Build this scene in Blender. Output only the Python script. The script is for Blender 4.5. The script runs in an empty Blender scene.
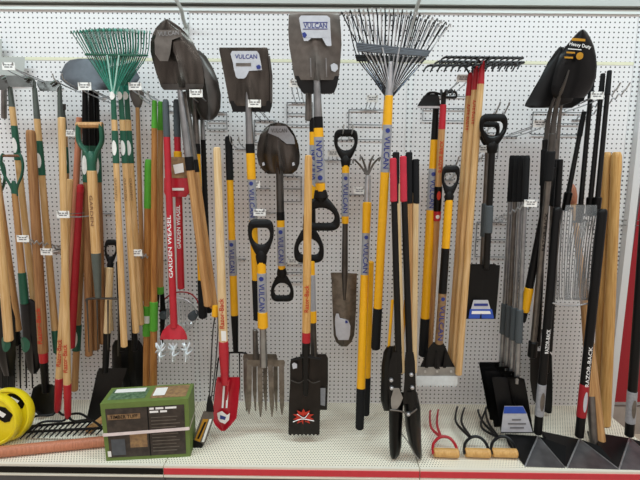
import bpy, bmesh, math, random
from mathutils import Vector, Matrix
random.seed(7)
R = math.radians
sc = bpy.context.scene
col = sc.collection

# ------------------------------------------------------------------ camera
CAM = Vector((0.7440, -2.5695, 1.3926)); F = 450.93
YAW, PITCH, ROLL = -0.004837, 0.150477, 0.009742
fw = Vector((math.sin(YAW)*math.cos(PITCH), math.cos(YAW)*math.cos(PITCH), -math.sin(PITCH)))
rt = Vector((math.cos(YAW), -math.sin(YAW), 0)); up = rt.cross(fw)
cr, sr = math.cos(ROLL), math.sin(ROLL)
rt, up = cr*rt+sr*up, -sr*rt+cr*up
cd = bpy.data.cameras.new('camera'); cam = bpy.data.objects.new('camera', cd); col.objects.link(cam)
cd.sensor_width = 36; cd.lens = F/640*36; cd.clip_start = .01; cd.clip_end = 60
m = Matrix((rt, up, -fw)).transposed().to_4x4(); m.translation = CAM
cam.matrix_world = m
sc.camera = cam

# ------------------------------------------------------------------ world, lamps, exposure
w = bpy.data.worlds.new('shop_noise_light'); sc.world = w; w.use_nodes = True
bg = w.node_tree.nodes['Background']; bg.inputs[0].default_value = (1, .925, .895, 1); bg.inputs[1].default_value = 1.0
# random light-dark noise for the unseen shop, added to vary the metal reflections
wn = w.node_tree; tcw = wn.nodes.new('ShaderNodeTexCoord'); nzw = wn.nodes.new('ShaderNodeTexNoise'); nzw.inputs['Scale'].default_value = 3.5; nzw.inputs['Detail'].default_value = 3
mpw = wn.nodes.new('ShaderNodeMapping'); mpw.inputs['Scale'].default_value = (1.6, 1.6, .7); wn.links.new(tcw.outputs['Generated'], mpw.inputs[0]); wn.links.new(mpw.outputs[0], nzw.inputs['Vector'])
rw = wn.nodes.new('ShaderNodeValToRGB'); rw.color_ramp.elements[0].position = .40; rw.color_ramp.elements[1].position = .60
rw.color_ramp.elements[0].color = (.20, .175, .165, 1); rw.color_ramp.elements[1].color = (.95, .84, .79, 1)
wn.links.new(nzw.outputs['Fac'], rw.inputs[0]); wn.links.new(rw.outputs[0], bg.inputs[0])
def lamp(name, loc, sx, sy, power, color):
    l = bpy.data.lights.new(name, 'AREA'); l.shape = 'RECTANGLE'; l.size = sx; l.size_y = sy; l.energy = power; l.color = color
    o = bpy.data.objects.new(name, l); o.location = loc; col.objects.link(o); return o
lamp('ceiling_tube_light', (-.9, -1.35, 3.35), 2.4, .25, 49, (.77, .955, 1))
lamp('ceiling_tube_light', (2.4, -1.35, 3.35), 2.4, .25, 49, (.77, .955, 1))
lamp('ceiling_tube_light', (.75, -3.9, 3.4), 5.0, .3, 55, (1, .97, .95))
vs = sc.view_settings; vs.view_transform = 'Standard'; vs.look = 'None'; vs.gamma = 1; vs.exposure = 0.0; vs.use_curve_mapping = False

# ------------------------------------------------------------------ pixel -> place in the room
def V(px, py, d):
    """world point seen at that spot of the 640x480 frame, d metres in front of the pegboard"""
    r = fw + rt*((px-320)/F) - up*((py-240)/F)
    return CAM + r*((-d-CAM.y)/r.y)
def dshelf(px, py, z=0.0):
    r = fw + rt*((px-320)/F) - up*((py-240)/F)
    return -(CAM + r*((z-CAM.z)/r.z)).y
def mpp(px, py, d):
    p = V(px, py, d); return (p-CAM).dot(fw)/F

# ------------------------------------------------------------------ materials
def lin(h):
    c = [int(h[i:i+2], 16)/255 for i in (0, 2, 4)]
    return tuple(x/12.92 if x < .04045 else ((x+.055)/1.055)**2.4 for x in c)+(1,)
MATS = {}
def mat(name, hexc, rough=.5, metal=0., var=.12, scale=40., stretch=(1, 1, 1), bump=.0, coat=0., hex2=None):
    m = bpy.data.materials.new(name); m.use_nodes = True; nt = m.node_tree; b = nt.nodes['Principled BSDF']
    c = lin(hexc); d = lin(hex2) if hex2 else tuple(x*(1-var) for x in c[:3])+(1,)
    tc = nt.nodes.new('ShaderNodeTexCoord'); mp = nt.nodes.new('ShaderNodeMapping'); nz = nt.nodes.new('ShaderNodeTexNoise')
    mp.inputs['Scale'].default_value = stretch; nz.inputs['Scale'].default_value = scale; nz.inputs['Detail'].default_value = 4
    nt.links.new(tc.outputs['Object'], mp.inputs[0]); nt.links.new(mp.outputs[0], nz.inputs['Vector'])
    rp = nt.nodes.new('ShaderNodeValToRGB'); rp.color_ramp.elements[0].position = .35; rp.color_ramp.elements[1].position = .65
    rp.color_ramp.elements[0].color = d; rp.color_ramp.elements[1].color = c
    nt.links.new(nz.outputs['Fac'], rp.inputs[0]); nt.links.new(rp.outputs[0], b.inputs['Base Color'])
    b.inputs['Roughness'].default_value = rough; b.inputs['Metallic'].default_value = metal; b.inputs['Coat Weight'].default_value = coat
    if bump:
        bm = nt.nodes.new('ShaderNodeBump'); bm.inputs['Strength'].default_value = bump; bm.inputs['Distance'].default_value = .002
        nt.links.new(nz.outputs['Fac'], bm.inputs['Height']); nt.links.new(bm.outputs[0], b.inputs['Normal'])
    b.inputs['Specular IOR Level'].default_value = .22 if name in ('black', 'rubber', 'blackgloss') else .4
    MATS[name] = m; return m
def wood(name, hexc, hex2): return mat(name, hexc, .5, 0, scale=6, stretch=(25, 25, 1.2), hex2=hex2)
wood('ash', 'dab684', 'c4995f'); wood('pale', 'e3caa0', 'cfae7c'); wood('tan', 'c79a66', 'a97b4b'); wood('brown', 'a5794f', '865c38')
wood('orangewood', 'bf8748', '9b6530'); wood('honey', 'd9ad6c', 'c08f4e'); wood('rosewood', 'c98365', 'b06f52'); wood('darkwood', '8a6346', '6c4a33')
mat('black', '0f0f10', .42); mat('blackgloss', '060607', .3, var=.3); mat('rubber', '17181a', .75, bump=.3, scale=300)
mat('blacksteel', '121213', .36, .3, var=.3); mat('darksteel', '5a5754', .36, .75, var=.35, scale=14); mat('bronzesteel', '5f5a55', .26, .9, var=.45, scale=9, stretch=(3, 3, .8))
mat('slate', '5a5f66', .5, .3, var=.15); mat('steel', 'a6a8aa', .28, .9, var=.25, scale=20); mat('greysteel', '7b7671', .38, .8, var=.3, scale=25)
mat('tinesteel', '7f776d', .4, .7, var=.4, scale=30); mat('zinc', 'c9ccd0', .3, .85, var=.2); mat('wire', '8f9092', .35, .8)
mat('wiregrey', '77787a', .5, .4)
mat('rakesteel', '6a7382', .28, .75, var=.65, scale=18); mat('yellow', 'f0b010', .4, var=.05, coat=.2); mat('red', 'b31826', .4, var=.1, coat=.2)
mat('brightred', 'b8182c', .4, var=.1, coat=.4); mat('softred', 'c22b40', .7); mat('darkred', 'a31a26', .5); mat('green', '1c5a45', .45, coat=.2)
mat('teal', '2a8f7b', .4, coat=.2, var=.25); mat('paleteal', 'a7d3c6', .4); mat('lime', '57ad35', .6); mat('greygreen', '5c645f', .45, .3)
mat('white', 'efefec', .5, var=.04); mat('label', 'c4c7cf', .4, var=.1); mat('labelgrey', '9ea0a6', .35, var=.15, scale=90); mat('blueink', '2b3a86', .5); mat('redink', 'c2301c', .5)
mat('whiteink', 'f2f2f2', .5, var=.02); mat('darkblade', '2e2a28', .33, .6, var=.35, scale=10); mat('brightsteel', 'e2ebf0', .3, .2, var=.1); mat('boxtop', '6f8a6c', .5, hex2='3f5a40', scale=60); mat('foggy', '6b6c6c', .35, .8, var=.5, scale=60); mat('blue', '2f55b8', .4); mat('tagink', '77787c', .6); mat('gripgrey', '4b5358', .7, bump=.5, scale=200)
mat('aluminium', '9b9da0', .3, .8, var=.2); mat('cardgreen', '6a8040', .6, var=.1); mat('photo', '443b35', .5, hex2='2f2925', scale=30); mat('pinkstrap', 'd8c6c2', .4)
mat('gold', 'c58f2c', .4, .3); mat('discyellow', 'eed81c', .35, var=.05, coat=.3); mat('plasticred', '9c1826', .5, var=.1, scale=2)
mat('offwhite', 'd9dbdc', .6, var=.04, scale=3); mat('beige', 'cbb9a5', .7, var=.15, scale=8); mat('greige', 'a89d94', .7, var=.2, scale=12); mat('kick', '5c5d60', .5, var=.1, scale=3)
mat('railgrey', 'b9beba', .45, .2, var=.06, scale=3); mat('railwhite', 'dfe6e4', .45, var=.04, scale=3); mat('raildark', '5f6560', .6, var=.2, scale=3)
mat('stripred', 'd02d3d', .3, var=.06, coat=.5); mat('cream', 'e6e2d4', .45, var=.03); mat('seamstrip', 'e2e2c6', .6, var=.05); mat('cardbrown', '7d6248', .6, hex2='a08058', scale=50)
mat('pansteel', '77777a', .32, .7, var=.45, scale=10); mat('string', '33302e', .8)
def clearmat(name):
    m = bpy.data.materials.new(name); m.use_nodes = True; b = m.node_tree.nodes['Principled BSDF']
    b.inputs['Base Color'].default_value = (.8, .83, .85, 1); b.inputs['Roughness'].default_value = .12; b.inputs['Alpha'].default_value = .10
    MATS[name] = m
clearmat('clear')
def holes(name, base, hole, pitch, rad, axes, rough=.5, stagger=False):
    m = bpy.data.materials.new(name); m.use_nodes = True; nt = m.node_tree; b = nt.nodes['Principled BSDF']; N = nt.nodes.new; L = nt.links.new
    tc = N('ShaderNodeTexCoord'); sp = N('ShaderNodeSeparateXYZ'); L(tc.outputs['Object'], sp.inputs[0])
    def M(op, a, bb=None):
        n = N('ShaderNodeMath'); n.operation = op
        for i, x in enumerate((a, bb)):
            if x is None: continue
            if isinstance(x, (int, float)): n.inputs[i].default_value = x
            else: L(x, n.inputs[i])
        return n.outputs[0]
    u = M('DIVIDE', sp.outputs[axes[0]], pitch); v = M('DIVIDE', sp.outputs[axes[1]], pitch)
    if stagger: u = M('ADD', u, M('MULTIPLY', M('MODULO', M('FLOOR', M('ADD', v, 500)), 2), .5))
    du = M('SUBTRACT', M('FRACT', M('ADD', u, 500)), .5); dv = M('SUBTRACT', M('FRACT', M('ADD', v, 500)), .5)
    r = M('SQRT', M('ADD', M('MULTIPLY', du, du), M('MULTIPLY', dv, dv)))
    k = M('LESS_THAN', r, rad/pitch)
    nz = N('ShaderNodeTexNoise'); nz.inputs['Scale'].default_value = 2.5; nz.inputs['Detail'].default_value = 5; L(tc.outputs['Object'], nz.inputs['Vector'])
    mx0 = N('ShaderNodeMix'); mx0.data_type = 'RGBA'; c = lin(base); mx0.inputs[6].default_value = c; mx0.inputs[7].default_value = tuple(x*.93 for x in c[:3])+(1,); L(nz.outputs['Fac'], mx0.inputs[0])
    mx = N('ShaderNodeMix'); mx.data_type = 'RGBA'; L(k, mx.inputs[0]); L(mx0.outputs[2], mx.inputs[6]); mx.inputs[7].default_value = lin(hole)
    L(mx.outputs[2], b.inputs['Base Color']); b.inputs['Roughness'].default_value = rough
    MATS[name] = m
holes('pegboard', 'eae9ea', '2c2c30', .0254, .0042, (0, 2), .5)
holes('perfshelf', 'f6f1df', '6e695c', .0135, .0031, (0, 1), .45, True)
holes('slotted', 'e9ebec', '55565a', .0254, .0052, (0, 2), .5)

# ------------------------------------------------------------------ mesh helpers
def link(name, verts, faces, material, parent=None, smooth=True, M=None):
    me = bpy.data.meshes.new(name); me.from_pydata([tuple(v) for v in verts], [], faces); me.validate(); me.update()
    if smooth:
        for p in me.polygons: p.use_smooth = True
        try: me.set_sharp_from_angle(angle=R(40))
        except Exception: pass
    me.materials.append(MATS[material] if isinstance(material, str) else material)
    o = bpy.data.objects.new(name, me); col.objects.link(o)
    if parent: o.parent = parent
    if M: o.matrix_local = M
    return o
class MB:
    def __init__(s): s.v = []; s.f = []
    def add(s, v, f):
        n = len(s.v); s.v += [Vector(x) for x in v]; s.f += [tuple(i+n for i in q) for q in f]
    def box(s, a, b):
        x0, y0, z0 = a; x1, y1, z1 = b
        s.add([(x0,y0,z0),(x1,y0,z0),(x1,y1,z0),(x0,y1,z0),(x0,y0,z1),(x1,y0,z1),(x1,y1,z1),(x0,y1,z1)],
              [(0,3,2,1),(4,5,6,7),(0,1,5,4),(1,2,6,5),(2,3,7,6),(3,0,4,7)])
    def tube(s, pts, rad, n=10, flat=1.0):
        pts = [Vector(p) for p in pts]; k = len(pts)
        rad = rad if isinstance(rad, (list, tuple)) else [rad]*k
        rings = []; ref = None
        for i, p in enumerate(pts):
            t = (pts[min(i+1, k-1)]-pts[max(i-1, 0)])
            if t.length < 1e-9: t = Vector((0, 0, 1))
            t.normalize()
            if ref is None: ref = Vector((0, 1, 0)) if abs(t.y) < .9 else Vector((1, 0, 0))
            a = (ref - t*ref.dot(t))
            if a.length < 1e-4: a = t.orthogonal()
            a.normalize(); ref = a; b = t.cross(a)
            rings.append([p + (a*math.cos(q)*flat + b*math.sin(q))*rad[i] for q in [2*math.pi*j/n for j in range(n)]])
        v = [x for r in rings for x in r]; f = []
        for i in range(k-1):
            for j in range(n): f.append((i*n+j, i*n+(j+1) % n, (i+1)*n+(j+1) % n, (i+1)*n+j))
        f.append(tuple(range(n))[::-1]); f.append(tuple((k-1)*n+j for j in range(n)))
        s.add(v, f)
    def build(s, name, material, parent=None, smooth=True): return link(name, s.v, s.f, material, parent, smooth)
def smoothpts(p, n=5):
    p = [Vector(x) for x in p]
    if len(p) < 3: return p
    q = [p[0]*2-p[1]]+p+[p[-1]*2-p[-2]]; out = []
    for i in range(1, len(q)-2):
        for k in range(n):
            t = k/n; a, b, c, d = q[i-1:i+3]
            out.append(.5*((2*b)+(c-a)*t+(2*a-5*b+4*c-d)*t*t+(3*b-a-3*c+d)*t**3))
    out.append(p[-1]); return out
TEXTS = {}
def textmesh(s):
    if s not in TEXTS:
        c = bpy.data.curves.new('lettering', 'FONT'); c.body = s; c.resolution_u = 2; c.offset = .012
        o = bpy.data.objects.new('lettering', c); col.objects.link(o)
        dg = bpy.context.evaluated_depsgraph_get(); me = bpy.data.meshes.new_from_object(o.evaluated_get(dg))
        bm = bmesh.new(); bm.from_mesh(me); yy = [v.co.y for v in bm.verts]; ya, yb = min(yy), max(yy)
        for k in range(1, 6):
            bmesh.ops.bisect_plane(bm, geom=bm.verts[:]+bm.edges[:]+bm.faces[:], plane_co=(0, ya+(yb-ya)*k/6, 0), plane_no=(0, 1, 0))
        bm.to_mesh(me); bm.free()
        vs_ = [v.co.copy() for v in me.vertices]; fs = [tuple(p.vertices) for p in me.polygons]
        x0 = min(v.x for v in vs_); x1 = max(v.x for v in vs_); y0 = min(v.y for v in vs_); y1 = max(v.y for v in vs_)
        TEXTS[s] = ([((v.x-x0)/(x1-x0)-.5, (v.y-y0)/(y1-y0)-.5) for v in vs_], fs)
        bpy.data.objects.remove(o)
    return TEXTS[s]

def setp(o, label=None, cat=None, group=None, kind=None):
    for k, v in (('label', label), ('category', cat), ('group', group), ('kind', kind)):
        if v: o[k] = v
    return o

class T:
    """one thing: an Empty at its base with local z along the tool, local y into the wall"""
    def __init__(s, name, label, cat, A, B, group=None):
        if B[1] > 402:
            dd = dshelf(B[0], B[1])
            if -.6 < -dd < 0 and B[2] < dd: B = (B[0], B[1], dd+.004)
        a = V(*A); b = V(*B); z = (a-b).normalized(); x = Vector((0, 1, 0)).cross(z).normalized(); y = z.cross(x)
        s.M = Matrix((x, y, z)).transposed().to_4x4(); s.M.translation = b; s.Mi = s.M.inverted()
        s.e = bpy.data.objects.new(name, None); s.e.empty_display_size = .05; col.objects.link(s.e); s.e.matrix_world = s.M
        setp(s.e, label, cat, group); s.A, s.B = A, B
        s.cl = s.Mi @ CAM
    def L(s, px, py, y=0.):
        r = (s.Mi.to_3x3() @ (fw + rt*((px-320)/F) - up*((py-240)/F)))
        return s.cl + r*((y-s.cl.y)/r.y)
    def ax(s, py):          # pixel x of the axis at py, local z
        t = (py-s.A[1])/(s.B[1]-s.A[1]); px = s.A[0]+(s.B[0]-s.A[0])*t
        return s.L(px, py).z
    def m(s, py):
        t = (py-s.A[1])/(s.B[1]-s.A[1]); return mpp(s.A[0]+(s.B[0]-s.A[0])*t, py, s.A[2]+(s.B[2]-s.A[2])*t)
    def seg(s, name, material, pts, n=14, y=0., x=0.):
        """turned piece: list of (pixel y, pixel width) down the axis"""
        pts = list(pts); P = []; rr = []
        for i, (py, wd) in enumerate(pts):
            P.append(Vector((x*s.m(py), y, s.ax(py)))); rr.append(wd*s.m(py)/2)
        sgn = 1 if P[0].z > P[-1].z else -1
        P = [P[0]+Vector((0, 0, sgn*.25*rr[0]))]+P+[P[-1]-Vector((0, 0, sgn*.25*rr[-1]))]; rr = [rr[0]*.72]+rr+[rr[-1]*.72]
        b = MB(); b.tube(P, rr, n); return b.build(name, material, s.e)
    def wire(s, name, material, pts, r, sm=4, parent=None, flat=1., n=8):
        P = [s.L(p[0], p[1], p[2] if len(p) > 2 else 0) for p in pts]
        Q = smoothpts(P, sm) if sm else P
        if isinstance(r, (list, tuple)):
            rr = [r[0]+(r[1]-r[0])*i/(len(Q)-1) for i in range(len(Q))]
        else: rr = r
        b = MB(); b.tube(Q, rr, n, flat); return b.build(name, material, parent or s.e)
    def plate(s, name, material, rows, yf=None, thick=.003, n=10, y=0., parent=None, sub=3, serr=0):
        rows = [tuple(map(float, r)) for r in rows]; R2 = []
        for i in range(len(rows)-1):
            for k in range(sub):
                t = k/sub; R2.append(tuple(a+(b-a)*t for a, b in zip(rows[i], rows[i+1])))
        R2.append(rows[-1]); y0, y1 = R2[0][0], R2[-1][0]; k = len(R2); v = []
        for side in (0, 1):
            for py, xl, xr in R2:
                for j in range(n+1):
                    u = 2*j/n-1; vv = (py-y0)/(y1-y0)
                    q = py + (serr if (serr and j % 2 and py == R2[-1][0]) else 0)
                    v.append(s.L(xl+(xr-xl)*(u+1)/2, q, y+(yf(u, vv) if yf else 0)+side*thick))
        f = []; N = (n+1)*k
        for i in range(k-1):
            for j in range(n):
                a = i*(n+1)+j; f.append((a, a+n+1, a+n+2, a+1)); f.append((N+a, N+a+1, N+a+n+2, N+a+n+1))
        for i in range(k-1):
            a = i*(n+1); f.append((a, N+a, N+a+n+1, a+n+1)); a += n; f.append((a, a+n+1, N+a+n+1, N+a))
        for j in range(n):
            f.append((j, j+1, N+j+1, N+j)); a = (k-1)*(n+1)+j; f.append((a, N+a, N+a+1, a+1))
        return link(name, v, f, material, parent or s.e)
    def text(s, string, material, py0, py1, h, rad, up_=False, name='lettering', parent=None, x=0.):
        """lettering wrapped on a round handle between two heights; h and rad are widths in pixels"""
        vs_, fs = textmesh(string); z0, z1 = s.ax(py0), s.ax(py1); mm = s.m((py0+py1)/2); r = rad*mm/2+.0006; out = []
        for a, b in vs_:
            if up_: xx, zz = -b*h*mm, z1+(z0-z1)*(a+.5)
            else: xx, zz = b*h*mm, z0+(z1-z0)*(a+.5)
            xx = max(-r*.98, min(r*.98, xx)); out.append((xx+x*mm, -math.sqrt(r*r-xx*xx)-.0004, zz))
        return link(name, out, fs, material, parent or s.e, smooth=False)
    def flat(s, string, material, p0, p1, h, y, name='lettering', parent=None):
        """lettering lying on a flat face from pixel p0 to p1 along its middle line, h pixels high"""
        vs_, fs = textmesh(string); dx, dy = p1[0]-p0[0], p1[1]-p0[1]; l = math.hypot(dx, dy); nx, ny = dy/l, -dx/l
        out = [s.L(p0[0]+dx*(a+.5)+nx*h*b, p0[1]+dy*(a+.5)+ny*h*b, y) for a, b in vs_]
        return link(name, out, fs, material, parent or s.e, smooth=False)
    def quad(s, name, material, pts, y=0., thick=.002, parent=None):
        P = [s.L(a, b, y) for a, b in pts]; Q = [s.L(a, b, y+thick) for a, b in pts]; n = len(P)
        f = [tuple(range(n)), tuple(range(2*n-1, n-1, -1))]+[(i, n+i, n+(i+1) % n, (i+1) % n) for i in range(n)]
        return link(name, P+Q, f, material, parent or s.e, smooth=False)
    def dgrip(s, py0, py1, wd, material='black', bar='rubber', th=3.4, inv=False, neck=8, thin=False):
        """D handle: hand bar at py0 and yoke tapering to py1 (inv: bar below)"""
        h = wd/2; P = lambda f, t: ((s.A[0]+(s.B[0]-s.A[0])*((py0+(py1-py0)*t)-s.A[1])/(s.B[1]-s.A[1]))+h*f, py0+(py1-py0)*t, 0)
        mm = s.m((py0+py1)/2); b = MB()
        if thin:
            r = th*mm/2
            for sg in (1, -1):
                q = [P(sg*f, t) for f, t in ((.1, 1.0), (.32, .8), (.78, .56), (.97, .32), (.9, .12), (.72, .04))]
                b.tube(smoothpts([s.L(*z) for z in q], 4), r, 8, 1.25)
            b.tube([s.L(*P(0, t)) for t in (1.05, .84, .68)], [neck*mm/2, neck*mm*.55, neck*mm*.25], 10, .8)
        else:
            r = th*mm*.5
            O = [(0, -.02), (.5, -.02), (.8, .02), (.97, .12), (1, .3), (.93, .46), (.72, .64), (.42, .82), (0, .97)]
            I = [(0, .19), (.38, .19), (.55, .21), (.66, .27), (.69, .36), (.62, .44), (.45, .52), (.22, .57), (0, .58)]
            pr = list(zip(O, I)); pr = pr+[((-o[0], o[1]), (-i_[0], i_[1])) for o, i_ in pr[-2:0:-1]]
            oo = smoothpts([s.L(*P(*o)) for o, _ in pr+[pr[0]]], 3)[:-1]; ii = smoothpts([s.L(*P(*i_)) for _, i_ in pr+[pr[0]]], 3)[:-1]
            v = []; f = []; n = 10; N = len(oo)
            for o, i_ in zip(oo, ii):
                c = (o+i_)/2; e = (o-i_)/2
                for k in range(n): a = 2*math.pi*k/n; v.append(c+e*math.cos(a)+Vector((0, -r*math.sin(a), 0)))
            for k in range(N):
                for j in range(n): f.append((k*n+j, k*n+(j+1) % n, ((k+1) % N)*n+(j+1) % n, ((k+1) % N)*n+j))
            b.add(v, f)
            b.tube([s.L(*P(0, t)) for t in (1.06, .98, .86, .72)], [neck*mm*.5, neck*mm*.58, neck*mm*.66, neck*mm*.3], 12, .85)
        b.build('yoke', material, s.e)
        g = MB(); r = th*mm*(.5 if thin else .56); g.tube([s.L(*P(f, .09)) for f in (-.8, -.74, -.3, .3, .74, .8)], [r*.8, r*1.0, r*1.12, r*1.12, r*1.0, r*.8], 12)
        g.build('grip_bar', bar, s.e)
    def oval(s, py, wd, ht, rad, material='white', name='badge'):
        mm = s.m(py); r = rad*mm/2+.0008; v = []; zc = s.ax(py)
        for j in range(16):
            a = 2*math.pi*j/16; xx = min(r*.95, max(-r*.95, math.cos(a)*wd*mm/2)); v.append((xx, -math.sqrt(r*r-xx*xx), zc+math.sin(a)*ht*mm/2))
        v.append((0, -r-.0004, zc)); return link(name, v, [(j, (j+1) % 16, 16) for j in range(16)], material, s.e, smooth=False)

# ------------------------------------------------------------------ the setting
W = 1.2192
XL, XR = -1.25, 2*W
def wallpiece(name, x0, x1, z0, z1, y0, y1, material, kind='structure'):
    b = MB(); b.box((x0, y0, z0), (x1, y1, z1)); o = b.build(name, material, None, False); o['kind'] = kind; return o
ZS = 1.985
wallpiece('wall_back', XL, XR, -.02, ZS-.006, 0, .02, 'pegboard')
wallpiece('wall_back_upper', XL, XR, ZS+.010, 2.26, 0, .02, 'pegboard')
wallpiece('trim_1', XL, XR, ZS-.006, ZS+.010, -.002, .02, 'seamstrip')
n = 2
for i in (-1, 0, 1, 2):
    x = i*W; wallpiece('trim_%d' % n, x-.018, x+.018, 0, 2.25, -.006, .0, 'slotted'); n += 1
# top rail of the shelving, stepped profile
wallpiece('trim_%d' % n, XL, 2.62, 2.236, 2.256, -.012, .02, 'railwhite'); n += 1
wallpiece('trim_%d' % n, XL, 2.62, 2.256, 2.268, -.010, .02, 'raildark'); n += 1
wallpiece('trim_%d' % n, XL, 2.62, 2.268, 2.40, -.035, .02, 'railgrey'); n += 1
# end post, red aisle end, floor
wallpiece('wall_right', 2*W+.02, 2*W+.06, -.18, 2.26, -.045, .03, 'offwhite')
b = MB(); b.add([V(600, 470, -.04), V(700, 470, -.04), V(700, -40, -.04), V(600, -40, -.04)], [(0, 1, 2, 3)])
o = wallpiece('wall_aisle', 2*W+.06, 4.2, -.18, 2.6, .03, .06, 'offwhite')
wallpiece('trim_%d' % n, 2*W+.06, 4.2, -.18, -.005, .0, .03, 'greige'); n += 1
wallpiece('floor', -3.5, 5, -.2, -.18, -5, .1, 'beige')
# shelf bays
def shelf(x0, x1, label, strip):
    e = bpy.data.objects.new('base_shelf', None); e.location = ((x0+x1)/2, -.3, -.18); col.objects.link(e)
    setp(e, label, 'shelf', 'base shelves of the gondola')
    def pt(name, a, bb, material):
        b = MB(); b.box([a[i]-e.location[i] for i in range(3)], [bb[i]-e.location[i] for i in range(3)]); return b.build(name, material, e, False)
    g = .002
    pt('deck', (x0+g, -.60, -.02), (x1-g, 0, 0), 'perfshelf')
    pt('front_lip', (x0+g, -.615, -.045), (x1-g, -.60, .002), 'cream')
    s_ = pt('price_strip', (x0+g, -.619, -.040), (x1-g, -.615, -.010), strip)
    pt('lower_lip', (x0+g, -.623, -.052), (x1-g, -.60, -.045), 'cream')
    pt('kick_plate', (x0+g, -.60, -.178), (x1-g, -.58, -.03), 'kick')
    return e
shelf(-W, 0, 'left bay of the white perforated base shelf with a black price strip', 'blackgloss')
shelf(0, W, 'middle bay of the white perforated base shelf, red price strip, below the garden forks', 'stripred')
shelf(W, 2*W, 'right bay of the white perforated base shelf, red price strip, under the hand cultivators', 'stripred')

# red panel beyond the end post
t = T('display_board', 'dark red display panel beyond the white end post at the right edge', 'panel', (632, 150, .01), (625, 401, .01))
t.quad('board', 'plasticred', [(643, 180), (690, 180), (690, 402), (610, 402)], 0, .02)
for yy in (220, 225):
    t.wire('rod', 'wire', [(618, yy, -.02), (690, yy+2, -.02)], .0022, 0)

# braces running up from the uprights in front of the rail
for i, (lab, p) in enumerate((('curved grey steel brace rising to the rail above the big pointed shovel', [(186, 27, .02), (183, 18, .06), (181, 9, .10), (173, -6, .14)]),
              ('straight grey steel brace rising to the rail above the grey leaf rake', [(412, 27, .02), (415, 14, .06), (418, 4, .1), (422, -8, .14)]))):
    e = bpy.data.objects.new('shelf_brace', None); e.location = V(*p[0]); col.objects.link(e); setp(e, lab, 'brace')
    b = MB(); b.tube([q - e.location for q in smoothpts([V(*q) for q in p])], .010, 8); b.build('arm', 'railgrey', e)
    b = MB(); c = V(*p[0])-e.location; b.box(c+Vector((-.012, 0, -.05)), c+Vector((.012, .012, .02))); b.build('bracket_plate', 'railgrey', e)

# ------------------------------------------------------------------ hooks with price tags
def hook(tx, ty, d=.34, label='', tag=True, frame=None, wavy=False, spread=.022, rise=0.02):
    """wire peg hook: back wire on the board, prong(s) running out to a small tag"""
    if wavy: rise = .10*d/.34
    f = V(tx, ty+3, d); f.z -= rise; e = bpy.data.objects.new('peg_hook', None); e.location = (f.x, 0, f.z); col.objects.link(e)
    setp(e, label, 'hook', 'wire hooks on the pegboard')
    b = MB(); b.tube([(-.045, -.006, 0), (.045, -.006, 0)], .0028, 6)
    if frame:
        fw_, fh = frame
        b.tube([(-fw_, -.010, 0), (fw_, -.010, 0), (fw_, -.010, -fh), (-fw_, -.010, -fh), (-fw_, -.010, 0.001)], .003, 6)
        b.tube([(-fw_, -.010, -fh*.5), (fw_, -.010, -fh*.5)], .0028, 6)
    b.build('back_wire', 'wiregrey', e)
    for s in (-1, 1):
        pts = [(s*spread, -.006, 0), (s*spread, -d*.5, rise*.3)]
        if wavy:
            pts = [(s*spread, -.006-d*k/16, rise*k/16+(.011 if k % 2 else -.006)) for k in range(16)]
        pts += [(s*spread, -d+.01, rise), (s*spread, -d-.02, rise+.03)]
        b = MB(); b.tube(smoothpts(pts, 3) if not wavy else smoothpts(pts, 2), .0032 if not wavy else .0038, 6); b.build('prong', 'zinc', e)
    if tag:
        b = MB(); b.tube([(0, -.006, .012), (0, -d-.012, rise+.014)], .002, 6); b.build('tag_arm', 'wiregrey', e)
        h = MB(); h.box((-.030, -d-.016, rise-.003), (.030, -d-.012, rise+.031)); c = h.build('tag_holder', 'white', e, False)
        k = MB()
        for zz, x0, x1 in ((.020, -.018, -.008), (.020, -.004, .006), (.020, .010, .019), (.010, -.019, .002), (.010, .006, .018)):
            k.box((x0, -d-.0168, rise+zz-.0025), (x1, -d-.016, rise+zz+.0025))
        k.build('tag_print', 'tagink', c, False)
    return e
HOOKS = [
 (11, 67, .36, 'tagged hook at the far left holding the leftmost garden hoe', {}), (86.5, 87, .40, 'tagged hook in front of the slate grey shovel blade', {}),
 (136.5, 87, .36, 'tagged hook just right of the green rake fans', {}), (72, 133, .12, 'tagged hook between the third hoe and the green D-handled fork', {}),
 (25, 238, .34, 'tagged hook low at the left beside the thick brown handle', dict(wavy=True)), (48.5, 251, .3, 'tagged hook below the second hoe handle', {}),
 (65, 214, .4, 'tagged hook on the long pale rake handle', {}), (75, 204, .14, 'tagged hook on the pinkish handle by the red pole', {}),
 (137.5, 252, .3, 'tagged hook low beside the green banded orange handle', dict(wavy=True)), (197, 94, .40, 'tagged hook in front of the big pointed shovel', dict(frame=(.055, .09))),
 (255, 104, .38, 'tagged hook in front of the narrower square shovel', dict(frame=(.06, .12))), (254.5, 184, .30, 'tagged hook on the square shovel shaft above the fork grip', {}),
 (260, 212, .34, 'tagged hook directly above the garden fork grip', {}), (233, 258, .16, 'tagged hook beside the yellow pole with the black foam top', {}),
 (293, 260, .1, 'tagged hook right of the round shovel grip', dict(frame=(.055, .11))), (296, 84, .36, 'tagged hook at the left foot of the biggest square shovel blade', dict(frame=(.07, .12))),
 (333, 153, .12, 'tagged hook left of the drain spade grip', {}), (359, 190, .2, 'tagged hook beside the four pronged cultivator', {}),
 (372, 99, .16, 'tagged hook under the grey leaf rake fan', dict(frame=(.11, .16))), (462, 79, .3, 'tagged hook under the black bow rake heads', dict(frame=(.12, .13))),
 (483, 149, .34, 'tagged hook left of the black oval grip', dict(wavy=True)), (538, 124, .34, 'tagged hook below the round black shovels', {}),
 (529, 203, .42, 'tagged hook with wavy prongs in front of the black foam grips', dict(wavy=True, frame=(.1, .2))), (595, 96, .34, 'tagged hook before the black poles at upper right', dict(frame=(.14, .12))),
]
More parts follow.
